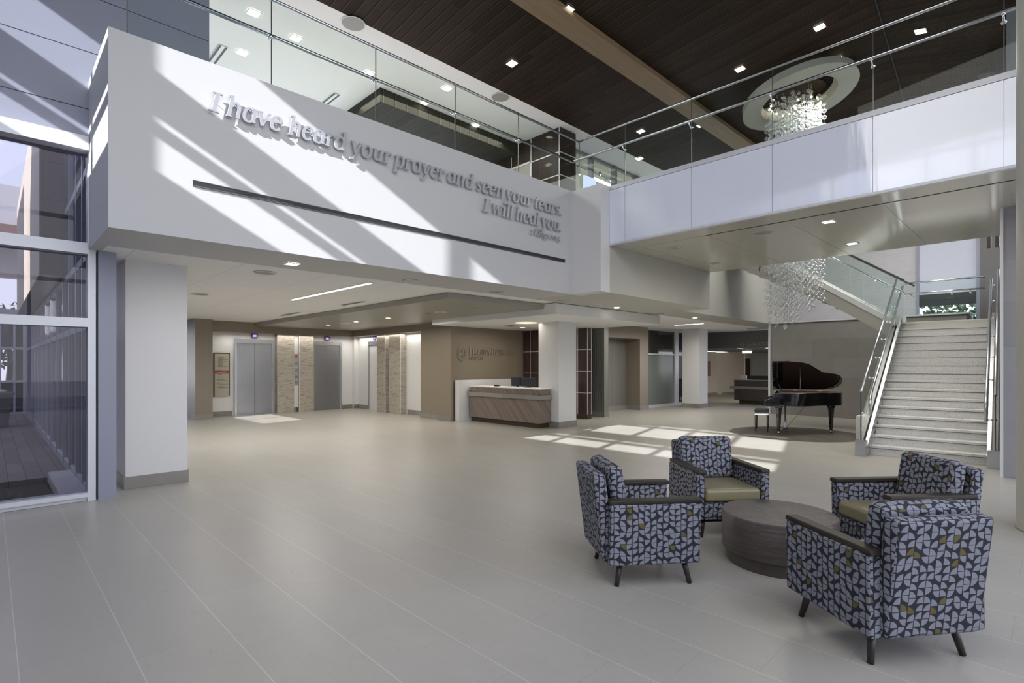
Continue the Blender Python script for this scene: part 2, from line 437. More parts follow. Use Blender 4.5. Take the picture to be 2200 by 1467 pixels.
# window wall at left: upper wall with panel joints, window_1 below
b = MB()
for z0, z1 in ((4.25, 4.61), (4.62, 5.285), (5.295, 5.95), (5.96, 6.62), (6.63, 7.3), (7.31, 9.4)): b.box((-3.5, 8.0, z0), (2.12, 8.25, z1))
b.box((-3.5, 8.02, 4.25), (2.12, 8.23, 9.4))
struct(b.build('wall_left', 'blue'))
w1 = struct(MB().box((-3.4, 8.02, .0), (.83, 8.14, .06)).build('window_1', 'alu'))
b = MB()
for x0 in (.83, -1.1, -2.3, -3.45): b.box((x0, 7.98, 0), (x0+.075, 8.18, 4.25))
b.build('window_frame', 'alu', w1)
MB().box((-3.4, 7.95, 2.9), (.83, 8.18, 3.03)).build('transom', 'alu', w1)
MB().box((-3.4, 7.97, 2.045), (.83, 8.18, 2.15)).build('transom', 'alu', w1)
MB().box((-3.4, 7.90, 4.10), (.83, 8.2, 4.26)).build('transom', 'alu', w1)
MB().box((-3.4, 7.97, .05), (.83, 8.18, .10)).build('sill', 'alu', w1)
for x0, x1 in ((-3.37, -2.3), (-2.22, -1.1), (-1.02, .83)): MB().box((x0, 8.07, .1), (x1, 8.085, 4.1)).build('pane', 'tglass', w1)
struct(MB().box((.925, 7.96, 0), (1.10, 8.16, FZ)).build('trim_1', 'blue'))
# big inscription bulkhead and its returns
b = MB(); b.box((.84, 6.55, FZ), (8.03, 7.6, 4.70)); b.box((.84, 7.6, FZ), (1.0, 8.0, 4.70)); b.box((.84, 6.55, 4.70), (8.03, 6.72, FT)); b.box((.84, 6.72, 4.70), (1.0, 8.0, FT))
M['inscr'] = plain('pale_grey_paint', (.565, .565, .56), .55, var=.015)
struct(b.build('wall_inscription', 'inscr'))
struct(MB().box((8.03, 5.88, FZ), (8.31, 6.60, FT)).build('wall_return', 'white'))
struct(MB().box((8.31, 5.9, FZ), (12.45, 6.62, 4.7)).build('wall_bridge_end', 'beige'))
struct(MB().box((12.3, 6.605, FZ-.006), (19.9, 6.8, 4.9)).build('wall_landing_side', 'beige'))
# ground-floor ceiling (tiles) and plaster margin
b = MB(); b.box((8.03, 6.62, CZ+.001), (19.9, 7.75, CZ+.05))
struct(b.build('ceiling_margin', 'beige'))
def ceil_tiles():
    t = NT('ceiling_tile'); x, y, z = t.sep(t.coord())
    fu = t.math('FRACT', t.math('DIVIDE', x, 1.22)); fv = t.math('FRACT', t.math('DIVIDE', y, 1.22))
    g = t.math('MAXIMUM', t.math('LESS_THAN', fu, .008), t.math('LESS_THAN', fv, .008)); n = t.noise(t.coord(), 60, 3)
    c = t.mix(n, (.88, .87, .86), (.93, .92, .91))
    return t.pbr(t.mix(t.math('MULTIPLY', g, .35), c, (.3, .3, .3)), .85)
M['tiles'] = ceil_tiles()
struct(MB().box((.96, 7.6, CZ-.004), (34, 24, CZ+.12)).build('ceiling', 'tiles'))
struct(MB().box((19.9, 6.67, CZ), (34, 7.75, CZ+.12)).build('ceiling_registration', 'tiles'))
# upper floor slab and bridge
b = MB(); b.box((8.03, 6.62, 4.6), (20, 14, 4.72)); b.box((1.0, 7.6, 4.55), (8.03, 18, 4.71))
struct(b.build('floor_upper', 'white'))
bY = 5.879
b = MB(); ys = [bY, 5.54, 4.25, 2.97, 1.71, .44, -.83, -2.1]
for i in range(len(ys)-1): b.box((8.30, ys[i]-.004, 3.87), (8.36, ys[i+1]+.004, 4.86))
b.box((8.335, bY, 3.86), (8.45, -2.1, 4.9))
struct(b.build('wall_bridge', 'gloss'))
b = MB(); b.box((8.29, bY, 4.865), (8.5, -2.1, FT)); b.box((8.295, bY, 3.835), (8.36, -2.1, 3.868))
struct(b.build('trim_2', 'alu'))
b = MB(); b.box((8.36, bY, 3.84), (8.86, -2.1, 3.9))
for i in range(len(ys)-1): b.box((8.88, ys[i]-.006, 3.84), (12.5, ys[i+1]+.006, 3.9))
b.box((8.36, bY+.03, 3.845), (12.5, -2.1, 4.7))
struct(b.build('ceiling_bridge', 'soffitb'))
# wood ceiling with its crease, beam, white edge ceiling
def woodz(y): return 7.5+.10*(8.4-y)
crA = Vector((11.0, 0, 0)); 
def plane1(x, y):            # photo pixel -> point on the main wood plane
    d = ray(x, y); t = (woodz(0)-EYE)/(d[2]+.10*d[1]); return Vector((d[0]*t, d[1]*t, EYE+d[2]*t))
k1 = plane1(1884, 10); k2 = plane1(1941, 213); kd = (k2-k1)
ka = k1-kd*1.2; kb = k1+kd*2.2

b = MB(); p = [(-3.5, 8.4), (21, 8.4), (21, kb.y), (kb.x, kb.y), (ka.x, ka.y), (ka.x, -5), (-3.5, -5)]
P = [Vector((x, y, woodz(y))) for x, y in p]
P[3] = kb; P[4] = ka; P[2] = Vector((max(21, kb.x+1), kb.y, woodz(kb.y)))
b.slab(P, (0, 0, .1)); struct(b.build('ceiling_wood', 'slat'))
b = MB(); dn = -.6
b.slab([ka, kb, kb+Vector((0, -5.5, -5.5*.22)), ka+Vector((0, -5.5, -5.5*.22))], (0, 0, .1))
struct(b.build('ceiling_wood_slope', 'slat'))
struct(MB().tube([ka+Vector((0, 0, -.01)), kb+Vector((0, 0, -.01))], .014, 6).build('trim_4', 'rubber'))
bm0 = plane1(1057, 0); 
struct(MB().slab([(-3.5, 5.9, woodz(5.9)-.10), (9.4, 5.9, woodz(5.9)-.10), (24, 5.9, woodz(5.9)-.10), (24, 6.32, woodz(6.32)-.10), (-3.5, 6.32, woodz(6.32)-.10)], (0, 0, .12)).build('trim_3', 'beam'))
CORE = atz(1203, 272, 7.5); CX2 = aty(1237, 297, CORE.y).x; GY = atz(1290, 343, 7.5).y
struct(MB().box((2.12, 8.4, 7.5), (CX2, 13.0, 7.6)).box((CX2, 8.4, 7.5), (24, GY, 7.6)).build('ceiling_upper', 'ceil'))
struct(MB().box((CX2, GY, 9.2), (24, 16, 9.3)).build('ceiling_upper_room', 'taupe'))
c7 = atz(817, 218, 7.2)
struct(MB().box((c7.x, c7.y, 7.2), (CX2, 18, 7.5)).build('ceiling_upper_dark', 'slat2'))
struct(MB().box((.97, 8.25, 4.72), (2.0, 13, 9)).build('upper_light_block', 'blue'))  # added unseen box that blocks light behind the left wall
# west curtain wall (behind and left of the camera) that cuts the sun patches
b = MB(); X0 = -3.5
for z0, z1 in ((5.78, 5.98), (6.39, 6.485), (6.60, 7.02), (7.87, 7.97), (8.12, 9.4), (2.9, 3.0), (0, .1)): b.box((X0-.06, -9, z0), (X0+.06, 8.0, z1))
for y in (-.48, .60, 1.68, 2.77, 4.05, 5.265, 6.5, 7.7): b.box((X0-.05, y-.058, 0), (X0+.05, y+.058, 8.3))
b.box((X0-.06, -9, 5.97), (X0+.06, -.48, 8.3))
for y in (-1.7, -2.9, -4.1, -5.3, -6.5, -7.7, -8.9): b.box((X0-.06, y-.04, 0), (X0+.06, y+.04, 6))
w3 = struct(b.build('window_3', 'alu'))
MB().box((X0-.01, -9, .1), (X0+.01, 8, 8.1)).build('pane', 'wglass', w3)
# south curtain wall far behind the camera
b = MB()
for x in range(-3, 22, 2): b.box((x-.05, -9.1, 0), (x+.05, -8.9, 7))
for z in (0, 3, 4.6, 6.9): b.box((-3.5, -9.1, z), (22, -8.9, z+.12))
w4 = struct(b.build('window_4', 'alu'))
# walls of the elevator bay
struct(MB().box((4.3, 17.62, 0), (4.76, 18.6, CZ)).build('wall_elevator_west', 'brown'))
struct(MB().box((4.76, 17.95, 2.63), (9.45, 18.6, CZ)).build('wall_elevator_header', 'brown'))
struct(MB().box((4.3, 18.6, 0), (4.45, 24, CZ)).build('wall_west_passage', 'brown'))
struct(MB().box((9.42, 12.14, 0), (10.2, 13.62, CZ)).box((9.35, 12.05, 0), (9.43, 12.6, CZ)).build('wall_elevator_east', 'brown'))
struct(MB().box((9.45, 13.62, 2.63), (10.2, 18.6, CZ)).build('wall_elevator_header_east', 'brown'))
struct(MB().box((4.7, 18.3, 0), (9.9, 18.5, 2.63)).build('wall_elevator', 'white'))
struct(MB().box((9.78, 13.62, 0), (9.95, 18.3, 2.63)).build('wall_elevator_side', 'white'))
struct(MB().box((9.62, 18.15, 0), (9.8, 18.32, 2.63)).build('trim_5', 'white'))
struct(MB().box((9.40, 12.10, 0), (12.6, 12.25, CZ)).build('wall_logo', 'brown'))
b = MB()
b.box((4.28, 17.60, 0), (4.76, 17.62, .15)); b.box((4.279, 17.622, 0), (4.30, 24, .149)); b.box((4.76, 18.28, 0), (5.5, 18.3, .15)); b.box((9.2, 18.28, 0), (9.63, 18.3, .15))
b.box((9.60, 18.13, 0), (9.78, 18.149, .149)); b.box((9.76, 17.45, 0), (9.78, 18.2, .15)); b.box((9.76, 13.62, 0), (9.78, 14.87, .15)); b.box((9.40, 12.61, 0), (9.42, 13.63, .15)); b.box((9.33, 12.03, 0), (9.349, 12.6, .149))
struct(b.build('baseboard_elevator', 'base'))
# taupe soffit and white soffit over the reception desk
struct(MB().box((6.1, 7.95, 2.84), (8.92, 18.0, CZ-.01)).box((8.9, 11.2, 2.84), (9.6, 18, CZ-.01)).build('ceiling_taupe', 'taupe'))
struct(MB().box((8.75, 7.6, 2.705), (13.05, 12.1, CZ-.02)).build('ceiling_reception', 'ceil'))
# east side: portal, ribbed panels, frosted window
struct(MB().box((16.49, 10.38, 0), (17.03, 11.0, CZ)).box((13.9, 10.38, 2.52), (16.49, 11.0, CZ)).build('wall_portal', 'brown'))
struct(MB().box((16.47, 10.36, 0), (17.05, 10.379, .15)).box((16.469, 10.381, 0), (16.489, 11., .149)).build('baseboard_portal', 'base'))
struct(MB().box((13.9, 10.95, 0), (16.49, 11.1, 2.52)).build('wall_ribbed', 'ribs'))
struct(MB().box((13.9, 10.93, 0), (16.49, 10.95, .15)).build('baseboard_ribbed', 'base'))
g = aty(1448, 871, 10.7).x; g2 = aty(1455, 871, 10.7).x
w2 = struct(MB().box((17.03, 10.66, .0), (22.0, 10.76, .10)).build('window_2', 'alu'))
M['frost'] = plain('frosted_glass', (.19, .21, .20), .3, var=.05, spec=.6)
M['dglass'] = plain('dark_glass', (.045, .042, .038), .06, spec=.9)
b = MB(); b.box((17.03, 10.66, 2.9), (22, 10.78, CZ)); b.box((17.03, 10.66, 1.98), (22, 10.76, 2.04)); b.box((g, 10.64, 0), (g2, 10.78, CZ))
b.box((21.9, 10.64, 0), (22, 10.78, CZ))
b.build('window_frame', 'alu', w2)
MB().box((17.03, 10.70, .1), (g, 10.73, 1.98)).build('pane', 'frost', w2); MB().box((g2, 10.70, .1), (21.9, 10.73, 1.98)).build('pane', 'dglass', w2)
MB().box((17.03, 10.70, 2.04), (g, 10.73, 2.9)).build('pane', 'dglass', w2); MB().box((g2, 10.70, 2.04), (21.9, 10.73, 2.9)).build('pane', 'dglass', w2)
struct(MB().box((12.4, 12.1, 0), (13.9, 12.3, CZ)).build('wall_reception_back', 'redwood'))
# registration side
struct(MB().box((21.7, 6.67, 2.30), (22.0, 10.9, CZ)).box((22.0, 6.67, 2.30), (34, 12.5, 2.34)).build('wall_registration', 'charcoal'))
pa = atz(1518, 851); pb = atz(1540, 848); 
struct(MB().box((22.0, pb.y, 0), (pb.x, pb.y+.15, 2.3)).build('wall_corridor_left', 'cream'))
pc = atz(1541, 846.5); pd = atz(1567, 846.5)
struct(MB().box((pc.x, pd.y-1.0, 0), (pc.x+.15, pb.y+1.5, 2.3)).build('wall_corridor_end', 'cream'))
xe = atz(1567, 846).x
pw = atz(1567, 846); BXX = aty(1592, 800, pw.y).x
struct(MB().box((pw.x-.3, pw.y-.15, 0), (BXX, pw.y, 2.3)).build('wall_corridor_right', 'cream'))
BX = BXX
struct(MB().box((BX, 4.5, 0), (BX+.15, pw.y, 2.3)).build('wall_registration_back', 'cream'))
struct(MB().box((22.05, pb.y-.02, 0), (pb.x, pb.y, .14)).box((pc.x-.02, pd.y-1, 0), (pc.x, pb.y, .14)).build('baseboard_corridor', 'base'))
p0 = atx(1594, 800, BX).y; p1 = atx(1612, 800, BX).y
d4 = struct(MB().box((BX-.05, p0, 0), (BX, p1, 1.95)).build('door_4', 'redwood'))
MB().box((BX-.07, p0+.05, 0), (BX-.02, p0, 2.0)).build('door_frame', 'bronze', d4)
q0 = atx(1617, 800, BX).y
struct(MB().box((BX-.04, 5.4, .3), (BX-.01, q0, 2.28)).build('wall_registration_panel', 'beige'))
# grey stone wall, ribbed upper wall, stair-side walls
struct(MB().box((18.4, 1.7, 0), (19.9, 6.67, 2.95)).build('wall_stone', 'stone'))
struct(MB().box((18.36, 6.64, 0), (18.44, 6.70, 2.96)).box((18.36, 1.7, 2.95), (19.95, 6.7, 2.99)).build('trim_6', 'alu'))
SX = 19.9
ya = atx(1968, 560, SX).y; yb = atx(2105, 560, SX).y; zt = 7.3; zw = atx(2000, 690, SX).z
struct(MB().box((SX, ya, 2.9), (SX+.2, 8.0, 7.7)).box((SX, .0, 0), (SX+.2, ya, 2.6)).build('wall_far', 'shiplap'))
struct(MB().box((SX-.05, .2, 2.5), (SX+.1, yb, 7.7)).build('wall_far_dark', 'charcoal'))
w5 = struct(MB().box((SX-.03, yb, 2.6), (SX+.08, ya, 2.72)).build('window_5', 'blue'))
b = MB(); y1 = atx(1975, 560, SX).y; y2 = atx(2098, 560, SX).y
b.box((SX-.05, ya, 2.6), (SX+.1, y1, 7.7)); b.box((SX-.05, y2, 2.6), (SX+.1, yb, 7.7)); b.build('window_frame', 'blue', w5)
zs = atx(2040, 629, SX).z; zd = atx(2040, 655, SX).z
MB().box((SX+.02, y2, zs), (SX+.04, y1, 7.7)).build('roller_shade', 'shadeb', w5)
MB().box((SX+.03, y2, zd), (SX+.05, y1, zs)).build('roller_shade', 'dshade', w5)
MB().box((SX+.06, y2, 2.6), (SX+.075, y1, 7.7)).build('pane', 'wglass', w5)
# right side: stone pier, dark stair wall, round column, upper right wall
struct(MB().box((10.33, -.4, 0), (11.0, .565, 3.86)).build('wall_stone_pier', 'stonep'))
struct(MB().box((10.31, .555, 0), (10.36, .59, 3.86)).build('trim_7', 'white'))
struct(MB().box((10.9, .30, 0), (19.9, .60, 3.9)).build('wall_stair_side', 'charcoal'))
b = MB(); q = atx(2100, 150, 15.); r_ = atx(2162, 150, 12.6)
b.box((q.x, q.y-2.2, 5.3), (q.x+.2, q.y, 9)); struct(b.build('wall_upper_right', 'charcoal'))
struct(MB().box((12.6, r_.y-1.2, 3.9), (12.8, r_.y, 9)).build('wall_upper_right_pale', 'stonep'))
b = MB()
for px_ in (2120, 2138, 2150): y_ = atx(px_, 100, 14.).y; b.box((14, y_-.06, 3.9), (14.1, y_, 9))
struct(b.build('trim_8', 'dsteel'))

def column(x0, y0, x1, y1, z1, label):
    c = thing('square_column', label, 'column', ((x0+x1)/2, (y0+y1)/2, 0), 0)
    MB().box((x0, y0, .0), (x1, y1, z1)).build('shaft', 'white', c, world=True, bevel=.004, seg=1)
    MB().box((x0-.015, y0-.015, 0), (x1+.015, y1+.015, .16)).build('stone_base', 'base', c, world=True)
    return c
column(1.25, 8.38, 1.95, 9.08, CZ, 'white square column beside the tall window at left, stone base')
column(10.30, 8.84, 11.0, 9.54, 2.72, 'white square column standing at the end of the reception desk')
column(18.82, 9.32, 19.5, 10.0, CZ, 'white square column left of the registration opening')
rc = thing('round_column', 'smooth grey round column cut by the right edge of the photo', 'column', (7.325, -.15, 0))
MB().lathe([(.0, 0), (.46, 0), (.455, .02), (.45, .04), (.45, 9)], n=64).build('shaft', 'beige', rc, smooth=True)

# ================================================================== OUTSIDE
blocker = thing('sun_blocker', 'added unseen blocks outside that shape the sun reaching the windows', 'building', (-16, -8, 0))  # added out-of-view blocks, gaps sized to cut and pass sun
MB().box((-7.5, -26, 0), (-6, 6.2, 7.23)).build('wing', 'white', blocker, world=True)  # unseen blocker keeping low sun off the west panes
b = MB()
b.box((-8, 6.3, 0), (-6, 9.88, 9)); b.box((-8, 10.05, 0), (-6, 11.3, 9)); b.box((-8, 11.3, 0), (-6, 14.4, 5.73)); b.box((-8, 14.4, 0), (-6, 34, 9))
b.build('wall', 'stucco', blocker, world=True)  # unseen blocker, slots and heights set for the sun streaks
struct(MB().box((-60, -60, -.4), (34, 60, -.2)).build('ground', plain('asphalt', (.22, .22, .23), .9)))
# wing of the same building: glazed wall running away, copper cladding above
gw = thing('glazed_wing', 'glazed wing wall with copper cladding above, seen through the tall window', 'building', (.9, 8.3, 0))
b = MB(); ys_ = [8.3, 8.9, 9.6, 10.5, 11.4, 12.6, 13.9, 15.2, 16.5, 17.8, 19.1, 20.4, 21.7, 23.0, 24]
for y in ys_: b.box((.86, y-.03, 0), (.94, y+.03, CZ+2))
for z in (0, 2.05, 2.92, 4.0): b.box((.87, 8.3, z), (.95, 24, z+.09))
b.build('mullions', 'alu', gw, world=True)
M['wingglass'] = glass('wing_glass', (.74, .75, .80), 1.0, .08)
MB().box((.90, 8.3, .05), (.91, 24, 2.96)).build('pane', 'wingglass', gw, world=True)
M['cglass'] = plain('dark_reflective_glass', (.10, .10, .13), .03, spec=1.)
MB().box((.925, 8.3, 3.0), (.935, 24, 4.7)).build('upper_pane', 'cglass', gw, world=True)
b = MB()
for z in (3.03, 3.63, 4.23, 4.83, 5.43): b.box((.58, 11.2, z), (.86, 20.5, z+.59))
b.build('copper_cladding', 'copper', gw, world=True)
MB().box((.56, 11.19, 3.03), (.58, 20.5, 6.0)).build('edge_trim', 'cream', gw, world=True)
fb = thing('far_wing', 'two-storey wing closing the terrace, with dark glazing and a brown soffit', 'building', (-1, 24, 0))
MB().box((-5, 24.1, 6.2), (1.0, 24.4, 7.5)).build('white_wall', 'stucco', fb, world=True)
MB().box((-5, 24.0, 5.82), (1.0, 36, 6.2)).build('brown_soffit', 'copper', fb, world=True)
MB().box((-5, 24.3, 2.15), (.86, 24.4, 3.15)).box((-5, 24.3, 0), (.86, 24.4, 1.05)).box((.60, 24.3, 1.05), (.86, 24.4, 2.15)).box((-5, 24.3, 1.05), (-.2, 24.4, 2.15)).build('dark_glazing', 'dglass', fb, world=True)
b = MB()
for x in (-2, -1, -.2, .25, .60, .84): b.box((x-.03, 24.22, 0), (x+.03, 24.3, 3.15))
for z in (0, 1.05, 2.15, 3.1): b.box((-5, 24.2, z-.04), (.9, 24.3, z+.04))
b.build('mullions', 'alu', fb, world=True)
MB().box((-5, 24.2, 3.15), (.86, 24.4, 3.45)).build('fascia', 'stucco', fb, world=True)
MB().box((.60, 8.30, -.10), (.88, 10.2, .06)).build('concrete_curb', 'stucco', gw, world=True, bevel=.03)
struct(MB().box((-6, 10.2, -.15), (.86, 26, -.02)).build('terrace', 'deck'))
tag(MB().box((-3.4, 8.25, -.3), (.58, 10.18, -.10)).build('mulch_bed', 'mulch'), 'bark mulch bed outside the tall window', 'mulch', kind='stuff')
def planter(loc, label):
    p = thing('planter_box', label, 'planter', loc)
    s_ = .42
    MB().hexa([(-s_*.8, -s_*.8, 0), (s_*.8, -s_*.8, 0), (s_*.8, s_*.8, 0), (-s_*.8, s_*.8, 0), (-s_, -s_, .85), (s_, -s_, .85), (s_, s_, .85), (-s_, s_, .85)]).build('box', 'charcoal', p)
    MB().box((-s_-.04, -s_-.04, .82), (s_+.04, s_+.04, .88)).build('rim', 'charcoal', p)
    b = MB()
    for i in range(26): b.ball((random.uniform(-.34, .34), random.uniform(-.34, .34), .9), random.uniform(.05, .09), 7, 5, .7)
    tag(b.build('white_rocks', 'rock', p, smooth=True), kind='stuff')
    return p
planter((.02, 19.4, 0), 'square dark planter with white rocks on the terrace')
gp = thing('liriope_plant', 'low spiky grass plant growing in the mulch bed', 'plant', (.17, 8.75, -.1))
def blades(n, h, seed):
    r = random.Random(seed); b = MB()
    for i in range(n):
        a = r.uniform(0, 6.28); L = h*r.uniform(.6, 1.1); lean = r.uniform(.15, .9); w = .006
        dx, dy = math.cos(a), math.sin(a); x0, y0 = r.uniform(-.05, .05), r.uniform(-.05, .05); pts = []
        for k in range(5):
            t = k/4; pts.append(Vector((x0+dx*lean*L*t, y0+dy*lean*L*t, L*(t-.45*lean*t*t))))
        for k in range(4):
            ww = w*(1-k/4.2); w2_ = w*(1-(k+1)/4.2); sx_ = Vector((-dy, dx, 0))
            b.quad(pts[k]-sx_*ww, pts[k]+sx_*ww, pts[k+1]+sx_*w2_, pts[k+1]-sx_*w2_)
    return b
tag(blades(110, .24, 3).build('leaves', 'leaf', gp), kind='stuff')
def tree(x, y, h, label):
    t = thing('tree', label, 'tree', (x, y, -.2))
    MB().tube([(0, 0, 0), (.1, 0, h*.4), (0, .1, h*.7)], [.16, .12, .06], 8).build('trunk', 'legwood', t)
    b = MB(); r = random.Random(int(h*10+x))
    for i in range(900):
        a = Vector((r.gauss(0, 1), r.gauss(0, 1), r.gauss(0, .8))).normalized()*(h*.34)*r.uniform(.5, 1)
        c = Vector((0, 0, h*.68))+a; u = Vector((r.uniform(-1, 1), r.uniform(-1, 1), r.uniform(-1, 1))).normalized()*.16; v = u.cross(Vector((r.uniform(-1, 1), r.uniform(-1, 1), 1))).normalized()*.1
        b.quad(c-u, c+v, c+u, c-v)
    tag(b.build('foliage', 'tree', t), kind='stuff'); return t
tree(.6, 33, 4.6, 'green tree beyond the terrace, seen far through the tall window')
tree(27.5, 2.6, 5.5, 'green tree outside behind the stair landing window')
tree(23.2, -1.4, 4.6, 'second green tree outside the stair landing window, further right')

# ================================================================== GUARD RAILS
def guard(name, label, axis, fixed, joints, zb, zt_, off, hz=5.60, h0=None, h1=None):
    loc = (joints[0], fixed, zb) if axis == 'x' else (fixed, joints[0], zb)
    g_ = thing(name, label, 'guard rail', loc)
    def P(t, o, z): return (t, fixed+o, z) if axis == 'x' else (fixed+o, t, z)
    for i in range(len(joints)-1):
        a, c = joints[i], joints[i+1]; sg = 1 if c > a else -1
        MB().box(P(a+sg*.006, -.007, zb-.02), P(c-sg*.006, .007, zt_)).build('glass_panel', 'glass', g_, world=True)
        MB().box(P(a-.004, -.008, zb), P(a+.004, .008, zt_)).build('glass_joint', 'dsteel', g_, world=True)
    MB().tube([P(joints[0], 0, zt_+.012), P(joints[-1], 0, zt_+.012)], .021, 12).build('top_rail', 'steel', g_, world=True, smooth=True)
    MB().tube([P(joints[0] if h0 is None else h0, off, hz), P(joints[-1] if h1 is None else h1, off, hz)], .024, 14).build('handrail', 'steel', g_, world=True, smooth=True)
    for a in joints[1:-1] if True else []:
        b = MB(); b.tube([P(a, 0, hz-.07), P(a, off*.6, hz-.07), P(a, off, hz-.02)], .010, 8); b.ball(P(a, 0, hz-.07), .028, 10, 6); b.tube([P(a, off, hz-.03), P(a, off, hz+.0)], .02, 8)
        b.build('bracket', 'chrome', g_, world=True, smooth=True)
    return g_
guard('glass_guardrail', 'clear glass guard with steel rails on top of the inscription wall', 'x', 6.6, [1.0, 2.42, 3.82, 5.21, 6.61, 8.31], FT, 5.97, .10, h1=8.22)
guard('glass_guardrail', 'clear glass guard with steel rails along the bridge', 'y', 8.31, [6.6, 5.54, 4.25, 2.97, 1.71, .44, -.83, -2.1], FT, 5.99, -.09, h0=6.7)

# ================================================================== RECESSED LIGHTS, SPEAKERS, VENTS
def downlight(p, s_, lit, label, group=None, shape='sq', name='downlight', rz=0., matf='alu', tilt=0.):
    t = thing(name, label, 'ceiling light', tuple(p), rz, group)
    if shape == 'sq':
        h = s_/2; b = MB()
        for a, c in (((-h-.02, -h-.02), (h+.02, -h)), ((-h-.02, h), (h+.02, h+.02)), ((-h-.02, -h), (-h, h)), ((h, -h), (h+.02, h))): b.box((*a, -.008), (*c, 0))
        b.build('trim_frame', matf, t); MB().box((-h, -h, -.004), (h, h, 0)).build('lens', 'emit_w' if lit else 'offlight', t)
    else:
        MB().lathe([(s_/2, -.004), (s_/2+.015, -.01), (s_/2+.02, 0)], n=28).build('trim_ring', matf, t, smooth=True)
        MB().lathe([(0, -.005), (s_/2, -.005)], n=28).build('lens', 'emit_w' if lit else 'offlight', t)
    if tilt: t.rotation_euler = (tilt, 0, rz)
    return t
def speaker(p, r, label, mat='ceil'):
    t = thing('ceiling_speaker', label, 'speaker', tuple(p))
    MB().lathe([(r, -.003), (r+.012, -.012), (r+.018, 0)], n=32).build('ring', mat, t, smooth=True)
    MB().lathe([(0, -.005), (r, -.005)], n=32).build('grille', 'offlight', t); return t
zc = CZ-.005
for (x, y, lit, lb) in ((627, 567, 1, 'lit square downlight in the soffit under the inscription, nearest the left column'),
        (881, 602, 0, 'unlit square downlight in the soffit under the middle of the inscription'),
        (1067, 627, 0, 'unlit square downlight in the soffit above the taupe soffit corner'),
        (1210, 646, 0, 'unlit square downlight in the soffit beneath the right end of the inscription'),
        (1415, 674, 0, 'unlit square downlight in the soffit right of the reception ceiling box')):
    downlight(atz(x, y, zc if y != 567 else zc), .15, lit, lb)
for (x, y, lit, lb) in ((1325, 661, 1, 'lit round downlight right of the reception column'), (1493, 683, 1, 'lit round downlight above the column by registration')):
    downlight(atz(x, y, CZ-.006), .13, lit, lb, shape='rd')
speaker(atz(569, 586, CZ-.01), .14, 'round ceiling speaker between the left column and the linear light')
speaker(atz(1280, 655, CZ-.004), .12, 'round ceiling speaker above the reception column')
speaker(atz(430, 632, CZ-.01), .13, 'round ceiling speaker just right of the left column')
for (x, y, lb) in ((705, 698, 'small lit downlight in the taupe soffit, farthest left'), (765, 691, 'small lit downlight in the taupe soffit beside the round speaker'),
        (834, 683, 'larger lit downlight in the middle of the taupe soffit')):
    downlight(atz(x, y, 2.838), .13, 1, lb, shape='rd', matf='ceil')
speaker(atz(742, 694, 2.838), .13, 'round white speaker in the taupe soffit, left one'); speaker(atz(946, 670, 2.838), .12, 'round white speaker in the taupe soffit, right one')
for x, y, lb in ((920, 674, 'small unlit downlight left of the right speaker in the taupe soffit'), (1021, 661, 'small unlit downlight near the right corner of the taupe soffit')):
    downlight(atz(x, y, 2.838), .09, 0, lb, shape='rd', matf='taupe')
for q_, lb in ((( 6.55, 17.7), 'lit downlight above the left elevator'), ((8.6, 17.7), 'lit downlight above the middle elevator'), ((9.62, 17.0), 'lit downlight above the right elevator')):
    pass
tg = thing('linear_light', 'long glowing linear light in the ceiling in front of the elevators', 'ceiling light', (4.5, 9.55, CZ-.01))
MB().box((-.035, -1.6, -.004), (.035, 1.6, 0)).build('diffuser', 'emit_l', tg); MB().box((-.05, -1.62, -.002), (.05, 1.62, .004)).build('housing', 'alu', tg)
tg = thing('linear_light', 'short glowing linear light in the ceiling above the registration column', 'ceiling light', (16.64, 8.6, CZ-.01))
MB().box((-.05, -.5, -.004), (.05, .5, 0)).build('diffuser', 'emit_l', tg); MB().box((-.07, -.53, -.002), (.07, .53, .004)).build('housing', 'alu', tg)
for y0, y1, x_, lb in ((10.31, 11.3, 5.7, 'near slot air vent beside the taupe soffit'), (13.7, 14.85, 5.7, 'far slot air vent beside the taupe soffit')):
    v = thing('slot_vent', lb, 'air vent', (x_, (y0+y1)/2, CZ-.01)); h = (y1-y0)/2
    MB().box((-.05, -h, -.004), (.05, h, 0)).build('frame', 'alu', v); MB().box((-.03, -h+.02, -.007), (-.008, h-.02, -.003)).box((.008, -h+.02, -.007), (.03, h-.02, -.003)).build('slot', 'rubber', v)
for (x, y, lit, lb) in ((1450, 533, 0, 'unlit square downlight in the bridge soffit, near left'), (1535, 566, 0, 'unlit square downlight in the bridge soffit, far left'),
        (1780, 476, 1, 'lit square downlight in the bridge soffit, near right'), (1831, 523, 1, 'lit square downlight in the bridge soffit, far right')):
    downlight(atz(x, y, 3.838), .15, lit, lb)
speaker(atz(1637, 500, 3.838), .15, 'round speaker flush in the glossy bridge soffit', 'soffitb')
struct(MB().box((8.865, 4.3, 3.834), (8.885, -2.1, 3.845)).build('trim_9', 'dsteel'))
def on_wood(x, y): return plane1(x, y)
wl_ = [(1220, 20, 'topmost lit downlight in the wood ceiling, right of the tan beam'), (1100, 135, 'lit downlight in the wood ceiling left of the tan beam'),
       (1761, 57, 'lit downlight in the wood ceiling above the ring'), (1590, 147, 'lit downlight in the wood ceiling left above the ring'),
       (1377, 281, 'lit downlight in the wood ceiling seen just above the bridge handrail'), (1801, 126, 'lit downlight at the upper edge of the pale ring'),
       (1637, 205, 'lit downlight overlapping the left of the pale ring'), (1506, 268, 'lit downlight in the wood ceiling above the middle of the bridge'),
       (1374, 340, 'lit downlight in the wood ceiling low above the bridge, beside the pale ceiling edge')]
